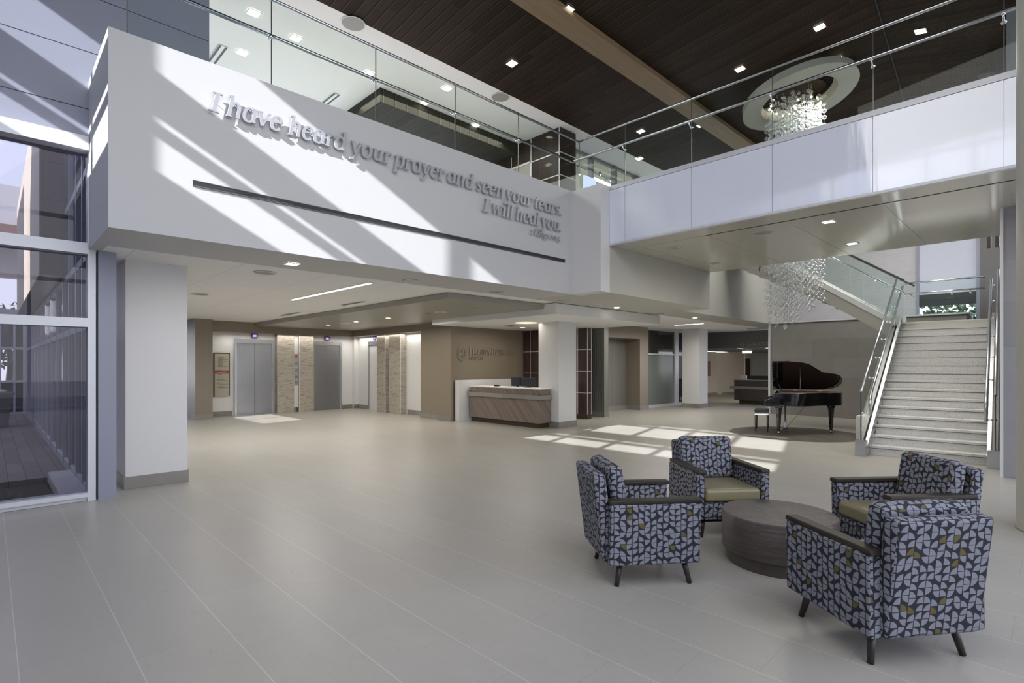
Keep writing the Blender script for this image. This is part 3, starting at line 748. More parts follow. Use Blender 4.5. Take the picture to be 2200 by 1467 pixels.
for x, y, lb in wl_:
    p = on_wood(x, y); downlight(p+Vector((0, 0, -.012)), .17, 1, lb, matf='bronze', tilt=math.atan(-.10))
sl = thing('downlight', 'lit downlight in the steeper wood slope at far right', 'ceiling light', (0, 0, 0))
d_ = ray(1978, 66); n0 = (kb-ka).cross(Vector((0, -1, -.22))).normalized(); t_ = (ka-Vector((0, 0, EYE))).dot(n0)/Vector(d_).dot(n0)
pp = Vector((0, 0, EYE))+Vector(d_)*t_; sl.location = pp; sl.rotation_euler = (math.atan(.22), 0, 0)
MB().box((-.085, -.085, -.02), (.085, .085, -.01)).build('lens', 'emit_w', sl); MB().box((-.105, -.105, -.012), (.105, .105, -.006)).build('trim_frame', 'bronze', sl)
for x, y, lb in ((635, 82, 'lit downlight in the white upper ceiling left of the second glass joint'), (545, 28, 'lit downlight in the white upper ceiling nearest the blue wall'),
        (792, 158, 'lit downlight in the white upper ceiling beside the steel handrail'), (1020, 270, 'lit downlight in the white upper ceiling nearest the dark wood block'),
        (913, 220, 'small lit downlight in the white upper ceiling above the dark soffit'), (960, 190, 'lit downlight in the white upper ceiling behind the top rail'),
        (520, 113, 'lit downlight low in the white upper ceiling near the slot vent'), (902, 241, 'lit downlight right beside the dark soffit edge upstairs')):
    downlight(atz(x, y, 7.49), .17, 1, lb, matf='ceil')
speaker(atz(759, 51, 7.49), .19, 'round speaker in the upper white ceiling edge, left one'); speaker(atz(1075, 209, 7.49), .19, 'round speaker in the upper white ceiling edge, right one')
for x, y, lb in ((465, 120, 'double slot vent in the upper ceiling next to the blue wall'), (705, 217, 'double slot vent in the upper ceiling above the inscription')):
    p = atz(x, y, 7.49); v = thing('slot_vent', lb, 'air vent', tuple(p))
    MB().box((-.08, -.43, -.003), (.08, .43, 0)).build('frame', 'ceil', v)
    for k in (-.05, .05): MB().box((k-.018, -.42, -.008), (k+.018, .42, -.003)).build('slot', 'rubber', v)

# ================================================================== WALL LETTERING
def stroke(mb, pts, toW, dep):
    L = []; R = []; n = len(pts)
    for i, (x, y, w) in enumerate(pts):
        x0, y0 = pts[max(i-1, 0)][:2]; x1, y1_ = pts[min(i+1, n-1)][:2]
        dx, dy = x1-x0, y1_-y0; l = math.hypot(dx, dy) or 1; nx, ny = -dy/l*w/2, dx/l*w/2
        L.append((x+nx, y+ny)); R.append((x-nx, y-ny))
    base = len(mb.v)
    for d in (0, dep):
        for q in L: mb.v.append(Vector(toW(q[0], q[1], d)))
        for q in R: mb.v.append(Vector(toW(q[0], q[1], d)))
    N = 2*n
    for i in range(n-1):
        mb.f.append((base+i, base+i+1, base+n+i+1, base+n+i)); mb.f.append((base+N+i, base+N+n+i, base+N+n+i+1, base+N+i+1))
        mb.f.append((base+i, base+N+i, base+N+i+1, base+i+1)); mb.f.append((base+n+i, base+n+i+1, base+N+n+i+1, base+N+n+i))
    mb.f.append((base, base+n, base+N+n, base+N)); mb.f.append((base+n-1, base+N+n-1, base+N+2*n-1, base+2*n-1))
def arc(cx, cy, rx, ry, a0, a1, w0, w1=None, n=14):
    o = []; w1 = w0 if w1 is None else w1
    for i in range(n+1):
        t = math.radians(a0+(a1-a0)*i/n); k = abs(math.cos(t)); o.append((cx+rx*math.cos(t), cy+ry*math.sin(t), w1+(w0-w1)*k))
    return o
T, H_ = .125, .05
def stem(x, y0, y1): return [(x, y0, T), (x, y1, T)]
def ser(x, y, w=.24): return [(x-w/2, y, .045), (x+w/2, y, .045)]
def flag(x, y): return [(x-.13, y-.035, .05), (x, y, .06)]
def arch(x0, x1, top=.50, bot=0.0):
    m = (x0+x1)/2; r = (x1-x0)/2
    return [(x0, top-.16, .05)]+arc(m, top-.19, r, .19, 165, 0, T, .07, 10)+[(x1, bot+.1, T), (x1, bot, T)]
G = {
 'I': (.36, [stem(.18, 0, .66), ser(.18, .64, .32), ser(.18, .022, .32)]),
 'h': (.56, [stem(.13, 0, .73), flag(.13, .71), ser(.13, .02, .2), arch(.15, .43)]),
 'a': (.54, [arc(.25, .25, .18, .24, 40, 320, T, .055, 16), stem(.43, .02, .50), [(.30, .475, .06), (.47, .485, .05)], [(.42, .03, .07), (.53, .04, .04)]]),
 'v': (.50, [[(.07, .50, .13), (.25, .02, .11)], [(.25, .02, .06), (.42, .50, .06)], ser(.08, .48, .2), ser(.42, .48, .13)]),
 'e': (.48, [arc(.25, .25, .185, .24, 10, 320, T, .055, 18), [(.08, .27, .05), (.42, .29, .05)]]),
 'r': (.40, [stem(.13, 0, .5), flag(.13, .47), ser(.13, .02, .24), [(.15, .34, .06), (.24, .45, .08), (.37, .44, .12)]]),
 'd': (.56, [arc(.26, .25, .18, .24, 40, 320, T, .055, 16), stem(.43, .0, .73), flag(.43, .71), [(.43, .03, .07), (.54, .04, .04)]]),
 'y': (.50, [[(.07, .50, .13), (.26, .04, .11)], [(.43, .50, .06), (.26, .0, .06), (.16, -.20, .08), (.03, -.20, .07)], ser(.08, .48, .2), ser(.43, .48, .13)]),
 'o': (.54, [arc(.27, .25, .19, .24, 0, 360, T+.01, .055, 24)]),
 'u': (.58, [[(.14, .48, T), (.14, .17, T), (.2, .05, .09), (.3, .03, .06), (.42, .13, .05)], stem(.43, .0, .48), flag(.14, .47), flag(.43, .47), [(.43, .03, .07), (.54, .03, .04)]]),
 'p': (.56, [stem(.14, -.24, .5), flag(.14, .47), ser(.14, -.22, .26), arc(.30, .25, .17, .24, 140, -140, T, .055, 16)]),
 'n': (.58, [stem(.13, 0, .5), flag(.13, .47), ser(.13, .02, .2), arch(.15, .44)]),
 's': (.42, [[(.36, .41, .09), (.27, .475, .05), (.14, .44, .09), (.12, .35, .11), (.2, .27, .12), (.32, .19, .12), (.33, .09, .10), (.22, .025, .05), (.07, .09, .09)]]),
 't': (.38, [[(.16, .62, .05), (.16, .16, T), (.2, .04, .09), (.34, .05, .05)], [(.04, .47, .05), (.33, .47, .05)]]),
 '.': (.22, [[(.05, .06, .12), (.17, .06, .12)]]),
 'w': (.76, [[(.07, .50, .12), (.22, .02, .10)], [(.22, .02, .05), (.36, .48, .05)], [(.36, .48, .12), (.51, .02, .10)], [(.51, .02, .05), (.67, .50, .05)], ser(.08, .48, .18), ser(.67, .48, .12)]),
 'i': (.30, [stem(.15, 0, .5), flag(.15, .47), ser(.15, .02, .22), [(.09, .68, .12), (.21, .68, .12)]]),
 'l': (.30, [stem(.15, 0, .73), flag(.15, .71), ser(.15, .02, .22)]),
 'g': (.52, [arc(.23, .31, .15, .18, 0, 360, .10, .05, 18), arc(.24, -.10, .19, .12, 0, 360, .06, .07, 18), [(.14, .17, .06), (.12, .07, .08), (.30, .03, .08)], [(.33, .42, .05), (.47, .46, .07)]]),
 '2': (.46, [arc(.22, .34, .14, .15, 160, -20, .10, .05, 10)+[(.25, .17, .07), (.08, .05, .05)], [(.07, .04, .08), (.39, .04, .08)]]),
 '0': (.46, [arc(.23, .25, .16, .24, 0, 360, .10, .05, 20)]),
 '5': (.44, [[(.36, .47, .07), (.13, .47, .07)], [(.14, .47, .05), (.12, .25, .05)], arc(.19, .06, .15, .19, 115, -150, .10, .05, 12)]),
 ':': (.2, [[(.05, .06, .10), (.15, .06, .10)], [(.05, .36, .10), (.15, .36, .10)]]),
 'K': (.62, [stem(.14, 0, .74), ser(.14, .02, .26), ser(.14, .72, .26), [(.50, .72, .05), (.18, .36, .05)], [(.22, .38, .12), (.53, .0, .12)], ser(.50, .72, .18), ser(.54, .02, .16)]),
 'F': (.46, [stem(.12, 0, .7), ser(.12, .02, .22), [(.06, .68, .05), (.42, .68, .05)], [(.12, .38, .05), (.34, .38, .05)], [(.41, .69, .04), (.41, .56, .03)]]),
 'L': (.44, [stem(.12, 0, .7), ser(.12, .68, .22), [(.06, .02, .05), (.40, .02, .05)], [(.40, .02, .04), (.41, .14, .03)]]),
 'O': (.64, [arc(.32, .35, .25, .34, 0, 360, T, .05, 24)]),
 'R': (.56, [stem(.12, 0, .7), ser(.12, .02, .22), ser(.1, .68, .16), arc(.2, .52, .2, .16, 90, -90, T, .05, 12), [(.26, .36, .1), (.52, .0, .11)]]),
 'D': (.62, [stem(.12, 0, .7), arc(.16, .35, .38, .33, 90, -90, T, .05, 16), [(.05, .68, .05), (.2, .68, .05)], [(.05, .02, .05), (.2, .02, .05)]]),
 'A': (.60, [[(.29, .70, .05), (.08, .0, .05)], [(.29, .70, .12), (.50, .0, .12)], [(.15, .24, .05), (.43, .24, .05)], ser(.08, .02, .16), ser(.5, .02, .2)]),
 'H': (.66, [stem(.14, 0, .7), stem(.5, 0, .7), [(.14, .36, .05), (.5, .36, .05)], ser(.14, .02), ser(.14, .68), ser(.5, .02), ser(.5, .68)]),
 'S': (.46, [[(.38, .58, .06), (.30, .67, .05), (.15, .64, .09), (.1, .52, .11), (.2, .40, .12), (.33, .30, .12), (.37, .17, .11), (.27, .03, .05), (.08, .10, .07)]]),
 'P': (.52, [stem(.12, 0, .7), ser(.12, .02, .22), ser(.1, .68, .16), arc(.2, .50, .22, .18, 90, -90, T, .05, 12)]),
 'T': (.56, [stem(.28, 0, .7), ser(.28, .02, .22), [(.04, .68, .05), (.52, .68, .05)], [(.04, .69, .04), (.04, .56, .03)], [(.52, .69, .04), (.52, .56, .03)]]),
}
def word(par, text, x0, x1, zbase, sz, Y, mat='letter', dep=.022, slant=.20):
    tot = sum(G[c][0] for c in text)*sz; k = (x1-x0)/tot; x = x0
    for c in text:
        adv, st = G[c]; b = MB()
        def toW(u, v, d, x=x): return (x+(u+slant*(v-.35))*sz*k, Y-d, zbase+v*sz)
        for i, s_ in enumerate(st): stroke(b, s_, toW, dep+.0006*i)
        b.build('letter', mat, par, world=True); x += adv*sz*k
SZ = .335; YL = 6.515
l1 = thing('wall_inscription_line', 'first line of raised silver letters, the long one across the white wall', 'lettering', (1.75, 6.54, 4.38))
def X6(px): return aty(px, 300, 6.5).x
for w_, a, c in (('I', 451, 477), ('have', 488, 608), ('heard', 621, 745), ('your', 755, 842), ('prayer', 848, 957), ('and', 962, 1018), ('seen', 1023, 1084), ('your', 1088, 1143), ('tears.', 1148, 1209)):
    word(l1, w_, X6(a), X6(c), 4.385, SZ, YL)
l2 = thing('wall_inscription_line', 'second line of raised silver letters, short, below the right end', 'lettering', (5.77, 6.54, 4.1))
for w_, a, c in (('I', 1038, 1054), ('will', 1058, 1104), ('heal', 1109, 1160), ('you.', 1164, 1208)): word(l2, w_, X6(a), X6(c), 4.085, SZ, YL)
l3 = thing('wall_inscription_line', 'small third line of raised letters giving the verse reference', 'lettering', (6.87, 6.54, 3.88))
for w_, a, c in (('2', 1140, 1148), ('Kings', 1150, 1182), ('20:5', 1184, 1206)): word(l3, w_, X6(a), X6(c), 3.905, .165, YL+.012, dep=.014)
# stand-off pins so the letters are carried by the wall
for L_, xs, zz in ((l1, [x*.3+1.8 for x in range(20)], 4.5), (l2, [5.9+.3*i for i in range(7)], 4.2), (l3, [6.95+.15*i for i in range(6)], 3.95)):
    b = MB()
    for x in xs: b.tube([(x, 6.55, zz), (x, YL, zz)], .003, 5)
    b.build('standoff_pins', 'steel', L_, world=True)
sl = thing('wall_slot_light', 'long dark recessed linear slot below the raised lettering', 'wall slot', (1.58, 6.55, 3.56))
MB().box((1.575, 6.541, 3.545), (7.80, 6.549, 3.595)).build('recess', 'rubber', sl, world=True)
MB().box((1.575, 6.537, 3.535), (7.80, 6.549, 3.546)).box((1.575, 6.537, 3.594), (7.80, 6.549, 3.601)).build('lip', 'dsteel', sl, world=True)
for x in (2.2, 3.0, 3.8, 4.6, 5.4, 6.2, 7.0): MB().box((x, 6.538, 3.552), (x+.45, 6.543, 3.559)).build('lamp_strip', 'dsteel', sl, world=True)
# reception sign
sg = thing('reception_sign', 'emblem and raised metal letters on the bronze wall behind reception', 'sign', (9.6, 12.10, 1.8))
def XY(px, Y): return aty(px, 760, Y).x
YS = 12.085; z_f = aty(1008, 760, YS).z; z_a = aty(1008, 771.5, YS).z
for w_, a, c, sz in (('F', 1008, 1015.5, .26), ('LORIDA', 1015.5, 1052.5, .20), ('H', 1055.5, 1064, .26), ('OSPITAL', 1064, 1101, .20)):
    word(sg, w_, XY(a, YS), XY(c, YS), z_f-.0, sz, YS, 'logo', .015, 0)
for w_, a, c, sz in (('A', 1008, 1014.5, .17), ('POPKA', 1014.5, 1039, .13)): word(sg, w_, XY(a, YS), XY(c, YS), z_a, sz, YS, 'logo', .015, 0)
b = MB(); ex, ez = XY(993, YS), aty(993, 759, YS).z; R_ = .215
def toE(u, v, d): return (ex+u*R_*.86, YS-d, ez+v*R_*1.12)
hexp = [(math.sin(math.radians(60*i)), math.cos(math.radians(60*i))) for i in range(6)]
for k in (1., .84, .68):
    for i in (0, 2, 4):
        a_, b__, c_ = hexp[i], hexp[(i+1) % 6], hexp[(i+2) % 6]
        stroke(b, [(a_[0]*k, a_[1]*k, .07), (b__[0]*k, b__[1]*k, .07), (c_[0]*k*1., c_[1]*k, .07)], toE, .012)
for i in (0, 2, 4):
    a_ = hexp[i]; q = hexp[(i+1) % 6]
    for o_ in (0, .16, .32): stroke(b, [(a_[0]*.5*(1-o_)+q[0]*o_*.68, a_[1]*.5*(1-o_)+q[1]*o_*.68, .06), (-q[0]*.1+q[0]*o_, -q[1]*.1+q[1]*o_, .06)], toE, .012)
b.build('emblem', 'logo', sg, world=True)
def text_mesh(name, txt, size, mat, par, loc, rot, ext=.004, align='LEFT'):
    cu = bpy.data.curves.new(name, 'FONT'); cu.body = txt; cu.size = size; cu.extrude = ext; cu.align_x = align; cu.resolution_u = 2
    tmp = bpy.data.objects.new(name, cu); COL.objects.link(tmp)
    me = bpy.data.meshes.new_from_object(tmp.evaluated_get(bpy.context.evaluated_depsgraph_get())); bpy.data.objects.remove(tmp)
    o = bpy.data.objects.new(name, me); COL.objects.link(o); me.materials.clear(); me.materials.append(M[mat])
    o.matrix_basis = (par.matrix_basis.inverted() if par else Matrix()) @ Matrix.Translation(Vector(loc)) @ rot
    if par: o.parent = par
    return o
FX = Matrix.Rotation(math.pi/2, 4, 'X')                         # upright text facing -Y
FNX = Matrix.Rotation(-math.pi/2, 4, 'Z') @ FX                  # upright text facing -X (reads toward -Y)
rs = thing('registration_sign', 'thin raised metal letters on the dark bulkhead over registration', 'sign', (21.69, 8, 2.5))
yr0 = atx(1590, 742, 21.69).y; yr1 = atx(1655, 740, 21.69).y; zr = atx(1600, 744, 21.69).z
text_mesh('lettering', 'REGISTRATION', .21, 'logo', rs, (21.69, yr0, zr), FNX @ Matrix.Scale((yr0-yr1)/(.21*5.35)*.82, 4, (1, 0, 0)), .01)

# ================================================================== ARMCHAIRS AND TABLE
def make_chair():
    t = thing('armchair', '', 'armchair')
    for s_ in (-1, 1):
        y0, y1 = s_*.275, s_*.352
        MB().slab([(-.345, y0, .165), (.325, y0, .17), (.335, y0, .60), (-.335, y0, .60)], (0, y1-y0, 0)).build('arm_panel', 'fabric', t, bevel=.014, seg=3)
        MB().slab([(-.345, y0-s_*.012, .600), (.35, y0-s_*.012, .600), (.345, y0-s_*.012, .632), (-.335, y0-s_*.012, .632)], (0, s_*.082, 0)).build('armrest', 'armwood', t, bevel=.007, seg=2)
    MB().box((-.30, -.272, .168), (.318, .272, .33)).build('seat_base', 'fabric', t, bevel=.012, seg=2)
    MB().box((-.20, -.268, .332), (.335, .268, .455)).build('seat_cushion', 'vinyl', t, bevel=.035, seg=4)
    MB().slab([(-.375, -.29, .17), (-.275, -.29, .17), (-.355, -.29, .815), (-.455, -.29, .815)], (0, .58, 0)).build('backrest', 'fabric', t, bevel=.03, seg=4)
    c = MB().slab([(-.275, -.272, .44), (-.155, -.272, .455), (-.225, -.272, .87), (-.345, -.272, .855)], (0, .544, 0)).build('back_cushion', 'fabric', t, bevel=.045, seg=5)
    for sx_ in (-1, 1):
        for sy_ in (-1, 1):
            x0, y0 = sx_*.24+.0, sy_*.25; x1, y1 = sx_*.275, sy_*.285
            MB().tube([(x1, y1, .0), (x0, y0, .172)], [.017, .024], 14).build('leg', 'legwood', t, smooth=True)
    MB().box((-.262, -.25, .135), (-.232, .25, .168)).build('stretcher', 'legwood', t); MB().box((.232, -.25, .135), (.262, .25, .168)).build('stretcher', 'legwood', t)
    return t
ch = make_chair(); gchair = 'patterned armchairs around the round table'
R = math.radians
ch.location = (3.64, 2.29, 0); ch.rotation_euler = (0, 0, R(-38.5))
ch['label'] = 'patterned armchair left of the round table, seen from its side'; ch['group'] = gchair
dup(ch, (3.77, .76, 0), R(54), 'patterned armchair nearest the camera, seen from behind')
dup(ch, (5.24, .90, 0), R(139), 'patterned armchair right of the round table, nearest the stairs')
dup(ch, (5.13, 2.36, 0), R(231), 'patterned armchair behind the round table, facing the camera')
tb = thing('coffee_table', 'round dark wood drum coffee table between the four armchairs', 'table', (4.60, 1.60, 0))
MB().lathe([(0, 0), (.385, 0), (.392, .01), (.392, .10), (.40, .105)], n=72).build('plinth', 'tableside', tb, smooth=True)
MB().lathe([(.40, .105), (.425, .106), (.43, .112), (.43, .392), (.427, .398)], n=96).build('drum', 'tableside', tb, smooth=True)
MB().lathe([(.427, .398), (.422, .402), (0, .402)], n=96).build('top', 'table', tb)

# ================================================================== GRAND PIANO, STOOL, INLAY
pc_ = Vector((13.45, 4.30, 0))
struct(MB().lathe([(0, .004), (1.42, .004), (1.42, -.01)], n=96).build('floor_inlay', 'inlay', None, origin=None)).location = pc_
PA = R(-71); rotP = Matrix.Rotation(PA, 4, 'Z')
legpos = atz(1673, 932, 0); org = legpos-(rotP @ Vector((.30, -.55, 0)))
pn = thing('grand_piano', 'glossy black grand piano with its lid propped open', 'piano', tuple(org), PA)
out = [(.30, -.72), (.62, -.72), (.84, -.69), (1.02, -.58), (1.16, -.40), (1.30, -.24), (1.46, -.16), (1.62, -.12), (1.74, -.02), (1.80, .14), (1.80, .34), (1.74, .50), (1.62, .62), (1.45, .68), (1.2, .70), (.30, .70)]; out = [(.30+(x-.30)*.885, y) for x, y in out]
MB().prism(out, .66, .96).build('case', 'black', pn, bevel=.012, seg=2)
MB().prism([(0.03, -.70), (.30, -.70), (.30, .68), (.03, .68)], .63, .70).build('keybed', 'pianosilver', pn, bevel=.01)
for s_, nm in ((-.72, 'cheek'), (.66, 'cheek')):
    MB().slab([(.0, s_, .63), (.34, s_, .63), (.34, s_, .96), (.24, s_, .95), (.17, s_, .84), (.05, s_, .79), (0, s_, .75)], (0, .045, 0)).build(nm, 'pianosilver', pn, bevel=.008)
MB().box((.05, -.62, .70), (.20, .62, .735)).build('white_keys', plain('ivory', (.8, .78, .72), .3), pn)
b = MB()
for i in range(52):
    if i % 7 not in (2, 6): b.box((.10, -.605+i*.0235, .735), (.20, -.593+i*.0235, .75))
b.build('black_keys', 'rubber', pn)
MB().slab([(.20, -.67, .74), (.30, -.67, .90), (.32, -.67, .90), (.23, -.67, .73)], (0, 1.33, 0)).build('fallboard', 'black', pn)
MB().slab([(.36, -.40, .96), (.39, -.40, .96), (.30, -.40, 1.16), (.285, -.40, 1.16)], (0, .8, 0)).build('music_desk', 'black', pn)
MB().prism([(x*.965+.03, y*.94) for x, y in out], .958, .964).build('soundboard', plain('gold_iron_frame', (.42, .23, .19), .3, .3), pn)
LA = R(28)
def lidpt(x, y, up=0):
    d = .72-y; return (x, .72-d*math.cos(LA)-up*math.sin(LA), .975+d*math.sin(LA)+up*math.cos(LA))
lo = [(.16, -.74)]+[(x, y-.02) for x, y in out[1:-1]]+[(.16, .72)]
b = MB(); n = len(lo); b.add([lidpt(x, y) for x, y in lo]+[lidpt(x, y, .02) for x, y in lo], [tuple(range(n))[::-1], tuple(range(n, 2*n))]+[(i, (i+1) % n, n+(i+1) % n, n+i) for i in range(n)])
b.build('lid', 'black', pn)
b = MB(); q = [(.17, -.72), (.52, -.72), (.52, .71), (.17, .71)]
b.add([lidpt(x, y, .022) for x, y in q]+[lidpt(x, y, .042) for x, y in q], [(3, 2, 1, 0), (4, 5, 6, 7), (0, 1, 5, 4), (1, 2, 6, 5), (2, 3, 7, 6), (3, 0, 4, 7)])
b.build('front_lid_flap', 'black', pn)
MB().tube([(.74, -.62, .96), (.75, *lidpt(.75, -.50)[1:])], .011, 8).build('lid_prop', 'dsteel', pn, smooth=True)
for x in (.62, 1.15): MB().box((x, .66, .955), (x+.09, .73, .99)).build('hinge', 'brass', pn)
def pleg(x, y, mat):
    l_ = MB().lathe([(0, .60), (.085, .60), (.085, .66), (.0, .66)], (x, y), 4).lathe([(.07, .60), (.066, .56), (.060, .52), (.038, .17), (.046, .165), (.046, .13), (.034, .12), (.030, .07)], (x, y), 4).build('leg', mat, pn)
    MB().tube([(x, y-.012, .028), (x, y+.012, .028)], .028, 14).tube([(x, y, .03), (x, y, .08)], .012, 8).build('caster', 'brass', l_, smooth=True)
pleg(.30, -.55, 'pianosilver'); pleg(.30, .55, 'black'); pleg(1.40, .18, 'black')
b = MB(); b.box((.42, -.10, .10), (.46, -.07, .64)); b.box((.42, .07, .10), (.46, .10, .64)); b.box((.38, -.13, .07), (.50, .13, .11)); b.build('pedal_lyre', 'black', pn)
for k in (-.06, 0, .06): MB().box((.28, k-.012, .06), (.40, k+.012, .068)).build('pedal', 'brass', pn)
MB().tube([(.46, .0, .1), (.86, .0, .62)], .006, 6).build('lyre_brace', 'brass', pn)
so = atz(1637, 923.5, 0)
st = thing('piano_stool', 'small black piano bench with a padded seat left of the piano', 'stool', tuple(so), PA)
MB().box((-.16, -.36, .47), (.16, .36, .515)).build('seat', plain('black_leather', (.015, .015, .015), .35), st, bevel=.012, seg=3)
MB().box((-.15, -.35, .40), (.15, .35, .468)).build('apron', 'pianosilver', st)
for a in (-1, 1):
    for c_ in (-1, 1): MB().tube([(a*.13, c_*.33, 0), (a*.13, c_*.33, .08), (a*.13, c_*.33, .40)], [.014, .018, .026], 8).build('leg', 'pianosilver', st)

# ================================================================== STAIRS
NR, RH = 16, .1622; TRD = .265
dirS = Vector((.9991, .047, 0)).normalized(); dirS = Vector((1, .05, 0)).normalized(); nrm = Vector((-dirS.y, dirS.x, 0))
PL, PR_ = Vector((11.27, 2.36, 0)), Vector((11.36, .80, 0))
def sp(k, side, z):            # tread k, side 0 = left (Y+), 1 = right
    p = (PL if side == 0 else PR_)+dirS*(TRD*k); return Vector((p.x, p.y, z))
stt = thing('staircase', 'wide speckled stone staircase rising to a landing', 'staircase', (11.3, 1.6, 0))
b = MB()
for k in range(NR):
    a, c_ = sp(k, 0, 0), sp(k, 1, 0); ln = 1.35 if k == NR-1 else TRD+.02; off = dirS*ln
    z1 = (k+1)*RH; z0 = max(0, z1-RH-.18)
    b.hexa([Vector((p.x, p.y, z0)) for p in (a, c_, c_+off, a+off)]+[Vector((p.x, p.y, z1)) for p in (a, c_, c_+off, a+off)])
b.build('steps', 'terrazzo', stt, world=True)
b = MB()
for k in range(NR):
    a, c_ = sp(k, 0, 0)-dirS*.022, sp(k, 1, 0)-dirS*.022; off = dirS*.03; z1 = (k+1)*RH
    b.hexa([Vector((p.x, p.y, z1-.035)) for p in (a, c_, c_+off, a+off)]+[Vector((p.x, p.y, z1+.001)) for p in (a, c_, c_+off, a+off)])
b.build('nosings', 'terrazzo', stt, world=True)
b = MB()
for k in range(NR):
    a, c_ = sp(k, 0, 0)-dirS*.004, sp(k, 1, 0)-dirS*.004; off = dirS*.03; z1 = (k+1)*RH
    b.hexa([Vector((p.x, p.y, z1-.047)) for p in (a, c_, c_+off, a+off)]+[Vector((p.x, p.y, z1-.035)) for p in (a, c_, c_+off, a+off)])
b.build('nosing_shade_strip', 'charcoal', stt, world=True)  # dark strip in place of the shade line under each nosing
def stringer(side, sgn, nm, mat, y0, y1, zo=.13, under=.35):
    a = sp(-1.0, side, 0); e_ = sp(NR-1, side, 0); o0 = nrm*(y0*sgn); o1 = nrm*(y1*sgn)
    zt0, zt1 = RH*.35+zo, NR*RH+zo
    P_ = [(a+o0, 0), (a+o1, 0), (e_+o1, zt1-under-.1), (e_+o0, zt1-under-.1), (a+o0, zt0), (a+o1, zt0), (e_+o1, zt1), (e_+o0, zt1)]
    MB().hexa([Vector((p.x, p.y, z)) for p, z in P_]).build(nm, mat, stt, world=True)
stringer(0, 1, 'stringer', 'steel', .0, .05); stringer(1, -1, 'stringer', 'steel', .0, .05)
stringer(0, 1, 'outer_stringer', 'dsteel', .05, .16, .06); stringer(1, -1, 'outer_stringer', 'dsteel', .05, .16, .06)
for side, sg_ in ((0, 1), (1, -1)):
    p = sp(-1.1, side, 0)+nrm*(sg_*.09)
    MB().box((p.x-.05, p.y-.08, 0), (p.x+.09, p.y+.08, .28)).build('end_cap', 'steel', stt, world=True)
# lower flight balustrades
def balus(side, sg_, label):
    g_ = thing('stair_balustrade', label, 'stair rail', tuple(sp(0, side, 0)))
    o = nrm*(sg_*.10); a = sp(-.9, side, 0)+o; e_ = sp(NR-1, side, 0)+o; za, ze = .20, NR*RH+.10
    def on(t, dz, oo=Vector((0, 0, 0))): p = a+(e_-a)*t+oo; return Vector((p.x, p.y, za+(ze-za)*t+dz))
    for i in range(4):
        t0, t1 = i/4+.003, (i+1)/4-.003; w = nrm*.006
        MB().hexa([on(t0, 0)-w, on(t0, 0)+w, on(t1, 0)+w, on(t1, 0)-w, on(t0, .92)-w, on(t0, .92)+w, on(t1, .92)+w, on(t1, .92)-w]).build('glass_panel', 'glass', g_, world=True)
    MB().tube([on(0, .93), on(1, .93)], .022, 12).build('top_rail', 'steel', g_, world=True, smooth=True)
    MB().hexa([on(0, -.05)-nrm*.03, on(0, -.05)+nrm*.03, on(1, -.05)+nrm*.03, on(1, -.05)-nrm*.03, on(0, .07)-nrm*.03, on(0, .07)+nrm*.03, on(1, .07)+nrm*.03, on(1, .07)-nrm*.03]).build('shoe', 'dsteel', g_, world=True)
    MB().box(tuple(on(0, 0)-Vector((.008, .008, 0))), tuple(on(0, .93)+Vector((.008, .008, 0)))).build('end_edge', 'dsteel', g_, world=True)
    ii = nrm*(-sg_*.11); up = Vector((0, 0, 0))
    pts = [on(.035, .42, ii), on(.035, .68, ii), on(.06, .74, ii), on(1.0, .74, ii)]
    MB().tube(pts, .024, 14).build('handrail', 'steel', g_, world=True, smooth=True)
    for i in range(7):
        t = .035+i*.155; dz = .45 if i == 0 else .68
        MB().tube([on(t, dz), on(t, dz, ii)], .010, 8).ball(on(t, dz), .022, 8, 6).build('bracket', 'chrome', g_, world=True, smooth=True)
    return g_
balus(0, 1, 'glass and steel balustrade along the left edge of the stairs'); balus(1, -1, 'glass and steel balustrade along the right edge of the stairs')
MB_ = MB().box((13.39, 2.75, 0), (14.5, 3.07, .50)); tag(MB_.build('low_white_plinth', 'white', None, origin=(13.9, 2.9, 0)), 'low white block on the floor left of the stair foot', 'plinth')
# landing guard and upper flight
LZ = NR*RH; XL0 = sp(NR-1, 0, 0).x; XA, XB = 14.75, 16.1
q1 = aty(1925, 688, 0) if False else None
uf = thing('upper_staircase', 'upper stair flight climbing left from the landing, seen from below', 'staircase', (XA, 2.8, LZ))
def ux(x, y): return atx(x, y, XA)
s0, s1 = ux(1913, 682), ux(1700, 571)
sl_ = (s1.z-s0.z)/(s1.y-s0.y)
def zup(y, dz=0): return s0.z+(y-s0.y)*sl_+dz
ye = 6.55
und = ux(1889, 711.6); du = zup(und.y)-und.z; ltd = ux(1898, 676); 
lt = .14
for (xa, xb, nm) in ((XA, XA+.10, 'stringer'), (XB-.1, XB, 'stringer')):
    MB().slab([(xa, 2.62, zup(2.62)), (xa, ye, zup(ye)), (xa, ye, zup(ye)-lt), (xa, 2.62, zup(2.62)-lt)], (xb-xa, 0, 0)).build('light_'+nm, 'ceil', uf, world=True)
    MB().slab([(xa+.01, 2.62, zup(2.62)-lt), (xa+.01, ye, zup(ye)-lt), (xa+.01, ye, zup(ye)-du), (xa+.01, 2.62, zup(2.62)-du)], (xb-xa-.02, 0, 0)).build(nm, 'beige', uf, world=True)
MB().slab([(XA+.05, 2.35, zup(2.35)-du+.04), (XA+.05, ye, zup(ye)-du+.04), (XA+.05, ye, zup(ye)-du), (XA+.05, 2.35, zup(2.35)-du)], (XB-XA-.1, 0, 0)).build('underside', 'beige', uf, world=True)
b = MB(); nst = 13; dy = (ye-2.6)/nst
